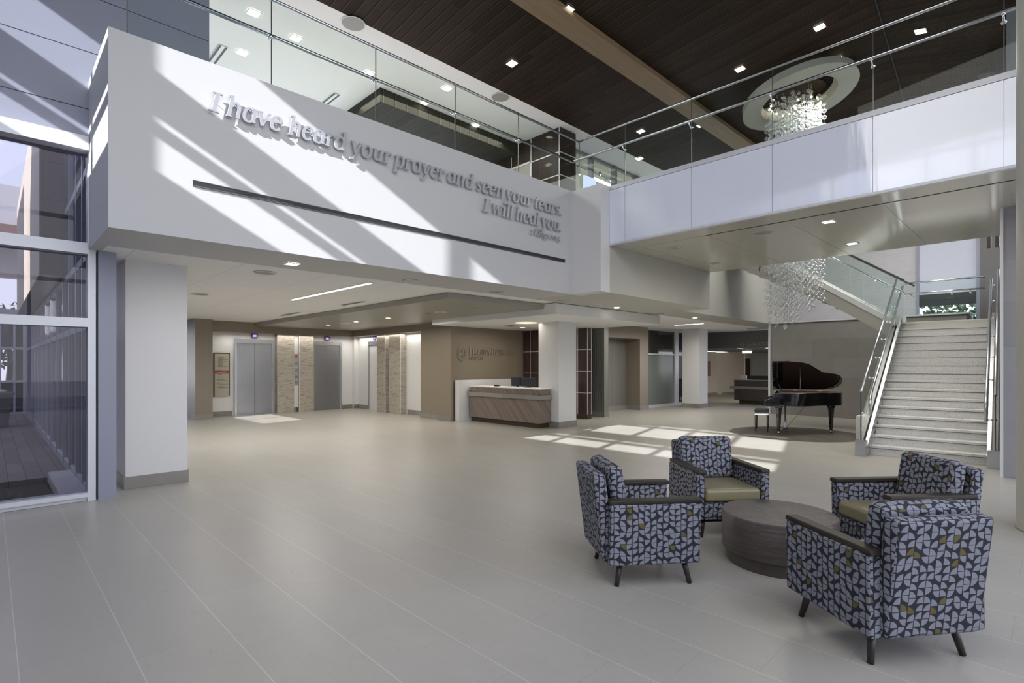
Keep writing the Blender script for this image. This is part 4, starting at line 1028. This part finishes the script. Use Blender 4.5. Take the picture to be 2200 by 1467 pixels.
for i in range(nst): b.box((XA+.1, 2.6+i*dy, LZ+(i)*(4.72-LZ)/nst-.1), (XB-.1, 2.6+(i+1)*dy+.02, LZ+(i+1)*(4.72-LZ)/nst))
b.build('steps', 'terrazzo', uf, world=True)
for X_, lb in ((XA+.05, 'near glass balustrade of the upper stair flight'), (XB-.05, 'far glass balustrade of the upper stair flight')):
    g_ = thing('stair_balustrade', lb, 'stair rail', (X_, 2.6, LZ))
    ys2 = [2.45, 3.5, 4.55, 5.6, 6.5]
    for i in range(4):
        MB().slab([(X_-.005, ys2[i]+.005, zup(ys2[i])+.01), (X_-.005, ys2[i+1]-.005, zup(ys2[i+1])+.01), (X_-.005, ys2[i+1]-.005, zup(ys2[i+1])+.98), (X_-.005, ys2[i]+.005, zup(ys2[i])+.98)], (.01, 0, 0)).build('glass_panel', 'glass', g_, world=True)
    MB().tube([(X_, 2.45, zup(2.45)+1.0), (X_, 6.5, zup(6.5)+1.0)], .022, 12).build('top_rail', 'dsteel', g_, world=True, smooth=True)
    MB().tube([(X_+(.09 if X_ < 15.5 else -.09), 2.45, zup(2.45)+.72), (X_+(.09 if X_ < 15.5 else -.09), 6.5, zup(6.5)+.72)], .022, 12).build('handrail', 'steel', g_, world=True, smooth=True)
    for y in (3.0, 4.3, 5.6): MB().tube([(X_, y, zup(y)+.66), (X_+(.09 if X_ < 15.5 else -.09), y, zup(y)+.71)], .011, 8).ball((X_, y, zup(y)+.66), .025, 8, 6).build('bracket', 'chrome', g_, world=True, smooth=True)
g_ = thing('landing_guardrail', 'glass guard with two steel rails across the far side of the landing', 'guard rail', (XB, 1.8, LZ))
yl, yr = atx(1944, 650, XB-.05).y, atx(2117, 650, XB-.05).y; zt2 = atx(1944, 618, XB-.05).z; zh2 = atx(1944, 634, XB-.05).z; zt3 = LZ+1.0
MB().box((XB-.055, yr, LZ), (XB-.045, yl-.9, zt3)).build('glass_panel', 'glass', g_, world=True); MB().box((XB-.055, yl-.89, LZ), (XB-.045, yl, zt3)).build('glass_panel', 'glass', g_, world=True)
MB().tube([(XB-.05, yr, zt3), (XB-.05, yl, zt3)], .02, 12).build('top_rail', 'steel', g_, world=True, smooth=True)
MB().tube([(XB-.14, yr, zt3-.27), (XB-.14, yl, zt3-.27)], .02, 12).build('handrail', 'steel', g_, world=True, smooth=True)
for y in (yl-.02, yl-.9, yr+.25): MB().tube([(XB-.05, y, zt3-.33), (XB-.14, y, zt3-.29)], .011, 8).ball((XB-.05, y, zt3-.33), .03, 8, 6).build('bracket', 'chrome', g_, world=True, smooth=True)
struct(MB().box((XL0-.0, .6, LZ-.25), (XB, 2.75, LZ-.02)).build('floor_landing', 'beige'))

# ================================================================== CHANDELIER AND RING
cc = atx(1708, 400, 13.2); CX_, CY_ = cc.x, cc.y
zc_ = woodz(CY_)
rg = thing('ceiling_ring', 'large pale oval ring hung flat under the wood ceiling', 'ceiling ring', tuple(atx(1716, 214, 12.95)))
b = MB(); no = 96; ro, ri = 1.17, .77
for r0, z0, r1, z1 in ((ro, 0, ri, 0), (ri, 0, ri-.06, .16), (ri-.06, .16, ro-.02, .16), (ro-.02, .16, ro, 0)): b.lathe([(r0, z0), (r1, z1)], n=no)
o_ = b.build('ring', 'beige', rg, smooth=False); rg.rotation_euler = (math.atan(-.20), 0, 0)
for a in range(4):
    an = a*math.pi/2+.5; MB().tube([(.97*math.cos(an), .97*math.sin(an), .15), (.97*math.cos(an), .97*math.sin(an), .40)], .01, 6).build('hanger', 'dsteel', rg)
chd = thing('bubble_chandelier', 'tall hanging chandelier of clear glass bubbles with glowing tips', 'chandelier', (CX_, CY_, zc_-.05))
MB().lathe([(0, -.0), (.62, 0), (.62, -.03), (0, -.03)], n=48).build('ceiling_plate', 'slat', chd)
rr = random.Random(5); strands = []
for i in range(62):
    a = i*2.39996; r = .60*math.sqrt((i+.5)/62); x, y = r*math.cos(a), r*math.sin(a)
    lat = (x*CS-y*CC)                         # right in the photo
    zend = 2.45+max(0, lat+.1)*.95+rr.uniform(0, .55)
    strands.append((x, y, zend))
near, rest, wires, lamps_ = [], MB(), MB(), MB()
bub = []
for (x, y, ze) in strands:
    z = zc_-.30-rr.uniform(0, .12)
    wires.tube([(x, y, -.05), (x, y, ze-zc_+.05)], .0012, 4)
    while z > ze:
        br = rr.uniform(.042, .058); bub.append((x+rr.uniform(-.01, .01), y+rr.uniform(-.01, .01), z-(zc_-.05), br)); z -= rr.uniform(.12, .19)
bub.sort(key=lambda q: ((q[0]+CX_)*CC+(q[1]+CY_)*CS)*1.0+(0 if q[2]+zc_ < 4.1 else 3))
one = MB().ball((0, 0, 0), 1., 10, 7)
proto = one.build('glass_bubble', 'bubble', chd, smooth=True); first = True
for (x, y, z, r) in bub[:100]:
    o = proto if first else proto.copy()
    if not first: COL.objects.link(o); o.parent = chd
    first = False; o.location = (x, y, z); o.scale = (r, r, r*.88)
for (x, y, z, r) in bub[100:]: rest.ball((x, y, z), r, 8, 6, .88)
tag(rest.build('glass_bubbles', 'bubble', chd, smooth=True), kind='stuff')
tag(wires.build('suspension_wires', 'steel', chd), kind='stuff')
for i, (x, y, ze) in enumerate(strands[::4]):
    MB().ball((x, y, -.28-.14*rr.random()), .020, 8, 6).build('bulb', emis('bulb_glow', (1, .86, .62), 12.) if i == 0 else bpy.data.materials['bulb_glow'], chd, smooth=True)

# ================================================================== RECEPTION
rd = thing('reception_desk', 'reception desk with diagonal wood grain, stone band and white top', 'desk', (9.9, 10.4, 0))
x0, y0, y1 = 9.84, 9.10, 11.80
MB().box((x0, y0, .13), (x0+.44, y1, .985)).build('body', 'deskwood', rd, world=True)
MB().box((x0+.07, y0+.07, 0), (x0+.44, y1-.02, .13)).build('plinth', 'bronze', rd, world=True)
MB().box((x0-.045, y0-.045, .725), (x0+.44, y1+.065, .835)).build('stone_band', 'base', rd, world=True)
MB().box((x0-.01, y0-.01, .985), (x0+.45, y1, 1.01)).build('top', 'ceil', rd, world=True)
cw = thing('low_white_wall', 'low white wall behind the reception desk', 'wall', (10.9, 11.9, 0))
MB().box((9.50, 11.87, 0), (12.4, 12.04, 1.17)).build('panel', 'white', cw, world=True)
def monitor(px, py, Y, label, w_, h_, rz):
    p = aty(px, py, Y); m = thing('monitor', label, 'monitor', (p.x, p.y, 1.01), rz)
    MB().box((-w_/2, -.02, .06), (w_/2, .02, .06+h_)).build('housing', 'rubber', m, bevel=.006); MB().box((-.03, -.015, .0), (.03, .025, .08)).build('stand', 'rubber', m)
    MB().box((-.12, -.08, 0), (.12, .08, .01)).build('foot', 'rubber', m); return m
for (px, Y, lb, w_, h_, rz, ) in ((1121, 9.95, 'black computer monitor on the reception desk, left and nearer', .34, .24, -.7), (1138, 9.75, 'black computer monitor on the reception desk, behind the other', .36, .22, -.9)):
    m = thing('monitor', lb, 'monitor', (10.13 if px == 1121 else 10.13, 10.15 if px == 1121 else 9.75, 1.01), rz)
    MB().box((-w_/2, -.02, .03), (w_/2, .02, .03+h_)).build('housing', 'rubber', m, bevel=.006); MB().box((-.03, -.015, .0), (.03, .025, .06)).build('stand', 'rubber', m)
    MB().box((-.10, -.06, 0), (.10, .06, .01)).build('foot', 'rubber', m)
kp = thing('desk_phone', 'small black device lying on the reception desk', 'phone', (10.1, 10.9, 1.01), .4)
MB().box((-.09, -.06, 0), (.05, .06, .025)).build('base', 'rubber', kp); MB().box((-.12, -.05, .025), (-.06, .05, .045)).build('handset', 'rubber', kp)
tag(MB().lathe([(0, 0), (.30, 0)], n=48).build('glowing_recess', 'emit_cove', None), 'warm glowing round recess in the ceiling over reception', 'ceiling light')
bpy.data.objects['glowing_recess'].location = (10.05, 9.75, 2.70)
downlight(atz(1123, 704, 2.70), .12, 1, 'small lit downlight behind the round glowing recess over reception', shape='rd')
v = thing('ceiling_vent', 'grey square air vent in the ceiling over reception', 'air vent', tuple(atz(1098, 700, 2.70)))
MB().box((-.15, -.15, -.006), (.15, .15, 0)).build('frame', 'offlight', v)
for k in range(5): MB().box((-.13, -.12+k*.055, -.012), (.13, -.095+k*.055, -.004)).build('louver', 'charcoal', v)
# dark gridded panels
def gridpanel(name, label, x0, y0, x1, y1, z0, z1, rows, colsx, colsy):
    g_ = thing(name, label, 'pillar', (x0, y0, 0))
    MB().box((x0+.004, y0+.004, z0), (x1, y1, z1)).build('panels', 'redwood', g_, world=True)
    for r_ in range(rows+1):
        z = z0+(z1-z0)*r_/rows if r_ else z0
        if r_: MB().box((x0, y0, z-.012), (x1, y0+.006, z)).box((x0, y0, z-.012), (x0+.006, y1, z)).build('metal_strip', 'alu', g_, world=True)
    for c_ in colsx: MB().box((c_-.008, y0, z0), (c_+.008, y0+.006, z1)).build('metal_strip', 'alu', g_, world=True)
    for c_ in colsy: MB().box((x0, c_-.008, z0), (x0+.006, c_+.008, z1)).build('metal_strip', 'alu', g_, world=True)
    MB().box((x0+.01, y0+.01, 0), (x1, y1, z0)).build('plinth', 'bronze', g_, world=True); return g_
gridpanel('panelled_pillar', 'dark wood pillar gridded with pale metal strips, right of the white column', 12.57, 9.69, 12.78, 11.2, .14, 2.70, 4, [12.578, 12.772], [10.05, 10.75])
gridpanel('panelled_partition', 'dark gridded wood partition behind the reception desk', 12.30, 11.25, 12.8, 12.05, .0, 2.70, 4, [], [11.28, 11.75])
rp_ = thing('ribbed_panel', 'tall ribbed grey metal panel standing right of the dark pillar', 'panel', (13.5, 9.76, 0))
MB().box((13.5, 9.76, 0), (13.72, 10.9, 2.75)).build('panel', 'ribs', rp_, world=True); MB().box((13.49, 9.75, 0), (13.73, 9.77, .15)).box((13.49, 9.76, 0), (13.505, 10.9, .15)).build('base', 'base', rp_, world=True)

# ================================================================== ELEVATORS
def elevator(n, ax, a0, a1, plane, wide=True):
    # ax 'x': doors on plane Y, spanning X ; 'y': doors on plane X, spanning Y (a0 > a1 = left to right)
    def bx(mb, u0, u1, z0, z1, d0, d1):
        if ax == 'x': mb.box((u0, plane-d0, z0), (u1, plane-d1, z1))
        else: mb.box((plane-d0, u0, z0), (plane-d1, u1, z1))
        return mb
    sg_ = 1 if a1 > a0 else -1
    d = struct(bx(MB(), a0, a1, 2.30, 2.44, .05, -.05).build('door_%d' % n, 'steel'))
    for u in (a0, a1-sg_*.06): bx(MB(), u, u+sg_*.06, 0, 2.30, .05, -.05).build('jamb', 'steel', d)
    m_ = (a0+a1)/2
    bx(MB(), a0+sg_*.06, m_-sg_*.003, 0, 2.30, .01, -.02).build('door_leaf', 'lift', d); bx(MB(), m_+sg_*.003, a1-sg_*.06, 0, 2.30, .01, -.02).build('door_leaf', 'lift', d)
    ind = thing('floor_indicator', 'violet lit floor indicator above the %s elevator' % ('left', 'middle', 'right')[n-1], 'display', ((m_, plane-.04, 2.5) if ax == 'x' else (plane-.04, m_, 2.5)))
    bx(MB(), m_-.09, m_+.09, 2.48, 2.61, .05, .0).build('housing', 'dsteel', ind, world=True); bx(MB(), m_-.05, m_+.05, 2.51, 2.58, .055, .045).build('screen', 'emit_v', ind, world=True)
    return d
def liftsteel():
    t = NT('brushed_door_steel'); f = t.noise(t.scale(t.coord(), (60, 60, .6)), 2, 4, .6)
    return t.pbr(t.mix(f, (.30, .31, .33), (.43, .44, .46)), .3, 1., normal=t.bump(t.noise(t.scale(t.coord(), (.4, .4, 2.5)), 1.5, 2), .12, .05))
M['lift'] = liftsteel()
elevator(1, 'x', 5.56, 6.76, 18.28); elevator(2, 'x', 8.08, 9.16, 18.28); elevator(3, 'y', 17.40, 16.48, 9.80)
def clad(label, a, c_):
    t = thing('stone_pier', label, 'pier', ((a[0]+c_[0])/2, (a[1]+c_[1])/2, 0)); MB().box((*a, 0), (*c_, 2.625)).build('travertine_cladding', 'trav', t, world=True, bevel=.003, seg=1)
    MB().box((a[0]-.004, a[1]-.004, 0), (a[0]+.012, a[1]+.012, 2.63)).build('metal_edge', 'alu', t, world=True); return t
clad('striped travertine pier right of the left elevator', (6.82, 18.06), (7.37, 18.298)); clad('striped travertine pier left of the middle elevator', (7.54, 18.06), (8.04, 18.298))
clad('striped travertine pier right of the right elevator', (9.55, 15.89), (9.778, 16.42)); clad('striped travertine pier beside the blank white wall', (9.55, 14.95), (9.778, 15.66))
cp = thing('call_panel', 'elevator button plates and small red sign between two travertine piers', 'control panel', (7.455, 18.29, .9))
MB().box((7.375, 18.12, .16), (7.535, 18.298, 2.62)).build('white_backing', 'white', cp, world=True)
for z in (.92, 1.12, 1.34, 1.56):
    pl = MB().box((7.405, 18.105, z), (7.52, 18.12, z+.17)).build('button_plate', 'steel', cp, world=True)
    MB().tube([(7.455, 18.095, z+.085), (7.455, 18.106, z+.085)], .02, 12).build('button', 'rubber', pl).matrix_parent_inverse = cp.matrix_basis
bpy.context.view_layer.update()
for o in bpy.data.objects:
    if o.name.startswith('button') and o.parent and o.parent.name.startswith('button_plate'):
        o.matrix_parent_inverse = Matrix.Identity(4); me = o.data
        for v_ in me.vertices: v_.co = v_.co-Vector((7.455, 18.29, .9))
MB().box((7.40, 18.105, 1.78), (7.52, 18.12, 1.98)).build('fire_sign', 'sign', cp, world=True)
MB().tube([(7.46, 18.098, 1.90), (7.46, 18.106, 1.90)], .038, 14).build('red_mark', 'red', cp, world=True)
cp = thing('call_panel', 'narrow button plate beside the right elevator', 'control panel', (9.76, 15.77, .9))
MB().box((9.74, 15.68, .16), (9.78, 15.87, 2.63)).build('white_backing', 'white', cp, world=True)
MB().box((9.725, 15.72, 1.0), (9.74, 15.83, 1.25)).build('button_plate', 'steel', cp, world=True); MB().box((9.725, 15.72, 1.45), (9.74, 15.83, 1.62)).build('fire_sign', 'red', cp, world=True)
ds = thing('directory_sign', 'tall cream directory sign with a red band left of the elevators', 'sign', (5.1, 18.27, .55))
def S18(px, py): q = aty(px, py, 18.26); return q.x, q.z
xl, zt_ = S18(460, 758); xr, _ = S18(493, 758); _, zb_ = S18(460, 853)
MB().box((xl, 18.255, zb_), (xr, 18.28, zt_)).build('board', 'sign', ds, world=True)
MB().box((xl-.015, 18.25, zb_), (xl+.015, 18.285, zt_)).box((xl-.015, 18.25, zt_-.02), (xr+.01, 18.285, zt_+.01)).box((xr-.01, 18.25, zb_+.03), (xr+.01, 18.285, zt_)).build('frame', 'bronze', ds, world=True)
_, zr_ = S18(460, 799.5)
MB().box((xl+.015, 18.25, zr_-.045), (xr+.01, 18.256, zr_+.045)).build('red_band', 'red', ds, world=True)
def dtext(s_, py, size, dx, mat='signtext'):
    _, z = S18(460, py); text_mesh('sign_text', s_, size*.58, mat, ds, (xl+dx, 18.252 if mat == 'signtext' else 18.247, z), FX, .001)
for s_, py, sz, dx in (('Ground Floor', 767.5, .075, .07), ('Admissions', 770.2, .06, .11), ('Conference Center', 772.7, .06, .11), ('Cafeteria', 775.2, .06, .11), ('Chapel / Gift Shop', 777.7, .06, .11), ('Radiology', 780.3, .06, .11), ('Laboratory', 782.8, .06, .11), ('Pharmacy', 785.3, .06, .11), ('Outpatient Care', 788, .06, .11),
        ('First Floor', 797, .07, .07), ('Imaging', 803.5, .06, .11), ('Surgery', 806, .06, .11), ('Lab Draw', 811, .06, .11), ('Second Floor', 816.5, .075, .07), ('Patient Rooms 201 - 240', 819, .06, .11),
        ('Third Floor', 824, .075, .07), ('Patient Rooms 301 - 340', 826.5, .06, .11), ('Fourth Floor', 831.5, .075, .07), ('Patient Rooms 401 - 440', 834, .06, .11)): dtext(s_, py, sz, dx)
dtext('EMERGENCY', 800.5, .07, .11, 'white')

# ================================================================== REGISTRATION
d2 = thing('registration_desk', 'dark wood registration desk with a grey stone band, beyond the piano', 'desk', (22.3, 8, 0))
MB().box((22.1, 6.75, .15), (22.7, 9.42, .97)).build('body', 'deskdark', d2, world=True); MB().box((22.2, 6.75, 0), (22.65, 9.25, .15)).build('plinth', 'bronze', d2, world=True)
MB().box((22.04, 6.75, .62), (22.6, 9.58, .73)).build('stone_band', 'base', d2, world=True); MB().box((22.08, 6.75, .97), (22.72, 9.43, .995)).build('top', 'stone', d2, world=True)
y_a = atx(1592, 815, 22.4).y; y_b = atx(1604, 815, 22.4).y; y_c = atx(1654, 815, 22.5).y
tag(MB().box((22.35, y_b, .995), (22.45, y_a, 1.17)).build('paper_holder', 'white', None, origin=(22.4, (y_a+y_b)/2, .995)), 'white box on the left end of the registration desk', 'box')
tag(MB().box((22.55, y_c, .995), (22.62, y_b-.05, 1.16)).build('desk_partition', 'rubber', None, origin=(22.6, y_b-.4, .995)), 'low black partition along the registration desk top', 'partition')
pf = atx(1519, 775, 22.6)
pr = thing('framed_picture', 'dark red framed picture on the cream corridor wall', 'picture', (pa.x+.2, pb.y-.03, 1.2))
xa_, xb_ = aty(1518.5, 775, pb.y).x, aty(1524, 775, pb.y).x; zt_, zb_ = aty(1521, 776, pb.y).z, aty(1521, 808, pb.y).z
MB().box((xa_-.6, pb.y-.05, zb_), (xb_, pb.y-.005, zt_)).build('frame', 'red', pr, world=True); MB().box((xa_-.5, pb.y-.055, zb_+.06), (xb_-.08, pb.y-.05, zt_-.06)).build('print', 'copper', pr, world=True)
es_ = atz(1605, 757, 2.25); ex_ = thing('exit_sign', 'small lit box hanging from the registration ceiling', 'sign', (25, es_.y*25/es_.x, 2.2))
MB().box((-.02, -.22, -.06), (.02, .22, .06)).build('housing', emis('dim_white_glow', (.9, .9, .86), .75), ex_); MB().box((-.01, -.01, .06), (.01, .01, .10)).build('bracket', 'alu', ex_)
for k, (x, y) in enumerate(((1590, 753.5), (1650, 752))):
    p = atz(x, y, 2.29); p = Vector((22.9, 22.9*p.y/p.x, 2.298)); downlight(p, .25, 1, ('lit round downlight over the left end of the registration desk', 'lit round downlight over the registration desk by the stone wall')[k], shape='rd')

# ================================================================== UPPER FLOOR DETAILS
bc = atz(1203, 272, 7.5)
pb_ = thing('panelled_core', 'dark wood panelled block with pale metal joints on the upper floor', 'wall block', (bc.x, bc.y, 4.72))
yback = atx(1061, 345, bc.x).y; xr2 = aty(1237, 297, bc.y).x
MB().box((bc.x, bc.y, 4.72), (xr2, yback, 7.5)).build('panels', 'panelwood', pb_, world=True)
for px in (1061, 1099, 1141, 1202.3):
    y = atx(px, 330, bc.x).y if px < 1200 else bc.y+.02
    MB().box((bc.x-.008, y-.012, 4.72), (bc.x, y+.012, 7.5)).build('metal_joint', 'alu', pb_, world=True)
for z in (atx(1202, 326, bc.x).z, atx(1202, 375, bc.x).z):
    MB().box((bc.x-.008, bc.y-.01, z-.012), (bc.x, atx(1141, 348, bc.x).y, z+.012)).box((bc.x-.008, bc.y-.008, z-.012), (xr2, bc.y, z+.012)).build('metal_joint', 'alu', pb_, world=True)
zdh = atx(1141, 346, bc.x).z; yd0 = atx(1141, 350, bc.x).y; yd1 = atx(1095, 365, bc.x).y
MB().box((bc.x-.02, yd0-.03, 4.72), (bc.x+.0, yd0+.03, zdh)).box((bc.x-.02, yd0, zdh-.05), (bc.x, yd1+1.2, zdh)).build('door_frame', 'alu', pb_, world=True)
MB().box((bc.x-.006, yd0+.03, 4.72), (bc.x, yd1+1.2, zdh-.05)).build('door_opening', 'taupe', pb_, world=True)
struct(MB().box((2.12, 8.3, 7.2), (2.3, 18, 7.5)).build('trim_10', 'ceil'))
# glazed room front upstairs, right of the core
gy = GY
w6 = struct(MB().box((xr2, gy, 7.44), (24, gy+.1, 7.52)).build('window_6', 'charcoal'))
zh6 = 7.5
for px in (1272, 1322, 1368, 1400):
    x = aty(px, 340, gy).x; MB().box((x-.05, gy-.03, 4.72), (x+.05, gy+.12, zh6)).build('mullion', 'charcoal', w6)
MB().box((xr2, gy+.04, 4.72), (24, gy+.05, zh6)).build('pane', 'glass', w6)
struct(MB().box((xr2, 13.6, 4.72), (24, 13.8, 9.2)).build('wall_upper_room', 'taupe'))
tl = thing('linear_light', 'bright tube light in the glazed room upstairs', 'ceiling light', tuple(aty(1290, 387, 11.)))
pA, pB = aty(1275, 383, 11.), aty(1312, 399, 11.)
MB().tube([pA, pB], .05, 8).build('tube', 'emit_l', tl, world=True); MB().tube([pA+Vector((0, 0, .07)), pB+Vector((0, 0, .07))], .03, 6).build('housing', 'dsteel', tl, world=True)
MB().tube([pA+Vector((.1, 0, .1)), (pA.x+.1, 11, 9.2)], .005, 5).tube([pB+Vector((-.1, 0, .1)), (pB.x-.1, 11, 9.2)], .005, 5).build('cable', 'dsteel', tl, world=True)
for i, (xa, ya_, xb, yb_, heads, lb) in enumerate(((1238, 355, 1266, 367, ((1245, 374, 1), (1266, 383, 1)), 'black track light upstairs with a bright lamp, left one'), (1276, 371, 1312, 386, ((1289, 375, 1), (1303, 388, 0), (1313, 388, 1)), 'black track light upstairs with small lamps, right one'))):
    a, c_ = aty(xa, ya_, 10.6), aty(xb, yb_, 10.6); t = thing('track_light', lb, 'track light', tuple(a))
    MB().tube([a, c_], .02, 6).build('track', 'rubber', t, world=True)
    for (hx, hy, on) in heads:
        h = aty(hx, hy, 10.6); zt4 = a.z+(c_.z-a.z)*(h.x-a.x)/(c_.x-a.x)
        MB().tube([(h.x, 10.6, zt4), (h.x, 10.6, h.z+.05)], .006, 5).tube([(h.x, 10.6, h.z+.10), (h.x, 10.6, h.z)], .035, 8).build('head', 'rubber', t, world=True)
        MB().ball((h.x, 10.6, h.z-.01), .028, 8, 6).build('lamp', 'emit_w' if on else 'offlight', t, world=True, smooth=True)
    for q in (a, c_): MB().tube([q, (q.x, q.y, 9.2)], .005, 5).build('cable', 'rubber', t, world=True)
a, c_ = aty(1254, 403, 8.6), aty(1279, 386, 8.6)
ps = thing('pale_screen', 'pale violet glowing screen edge above the wall corner upstairs', 'screen', (a.x, 8.6, 4.72))
MB().box((a.x, 8.58, 4.9), (c_.x, 8.62, c_.z)).build('screen', 'screen', ps, world=True); MB().box((a.x+.1, 8.57, 4.72), (c_.x-.1, 8.63, 4.9)).build('stand', 'dsteel', ps, world=True)

# ================================================================== ADDED FILL LIGHTS (area lights without fittings)
LK = .36
def rl(n, loc, a, b_, p, col, rot=(0, 0, 0)): lamp(n, loc, a, b_, p*LK, col, 170, rot)
rl('upper_hall_fill', (.6, 1.0, 7.3), 4, 5, 290, (1, .98, .96), (0, -.85, 0)); rl('upper_hall_fill', (.6, -3.8, 7.6), 4, 4, 250, (1, .98, .96), (0, -.85, 0))  # added fill, tilted to brighten the bridge face
rl('bridge_far_fill', (14.8, 2.6, 7.4), 4, 3, 640, (1, .96, .92))  # added fill brightening the stairs and stone wall
rl('upper_gallery_fill', (6, 10.2, 7.35), 7, 1.5, 420, (1, .94, .85))  # added fill for the upper gallery
rl('elevator_lobby_fill', (4.6, 11.5, 2.9), .1, 3.2, 90, (1, .96, .9)); rl('elevator_lobby_fill', (7.6, 13.5, 2.8), 2.0, 5, 145, (1, .93, .84))  # added fill brightening the elevator lobby
rl('elevator_lobby_fill', (2.6, 13.0, 2.9), 1.5, 6, 145, (1, .96, .9))  # added fill on the west side of the lobby
rl('elevator_fill', (7.3, 17.9, 2.6), 4.4, .25, 40, (1, .95, .88)); rl('elevator_fill', (9.6, 16, 2.6), .25, 4, 36, (1, .95, .88))  # added fill along the elevator fronts
rl('reception_fill', (10.6, 10.4, 2.68), 1.5, 2, 50, (1, .93, .82)); rl('east_lobby_fill', (15.5, 8.6, 2.9), 5, 1.4, 160, (1, .95, .9))  # added fill over reception and the east lobby
rl('corridor_fill', (24.5, 9.0, 2.25), 2.5, 2, 55, (1, .84, .6)); rl('bridge_soffit_fill', (10.4, 2.6, 3.8), 2, 3.5, 120, (1, .94, .85))  # added fill in the corridor and under the bridge
rl('soffit_fill', (4.5, 7.1, 2.93), 6, .3, 50, (1, .95, .86)); rl('upper_room_fill', (15, 11.6, 9.1), 6, 2, 150, (1, .93, .82))  # added fill under the inscription soffit and in the upper room
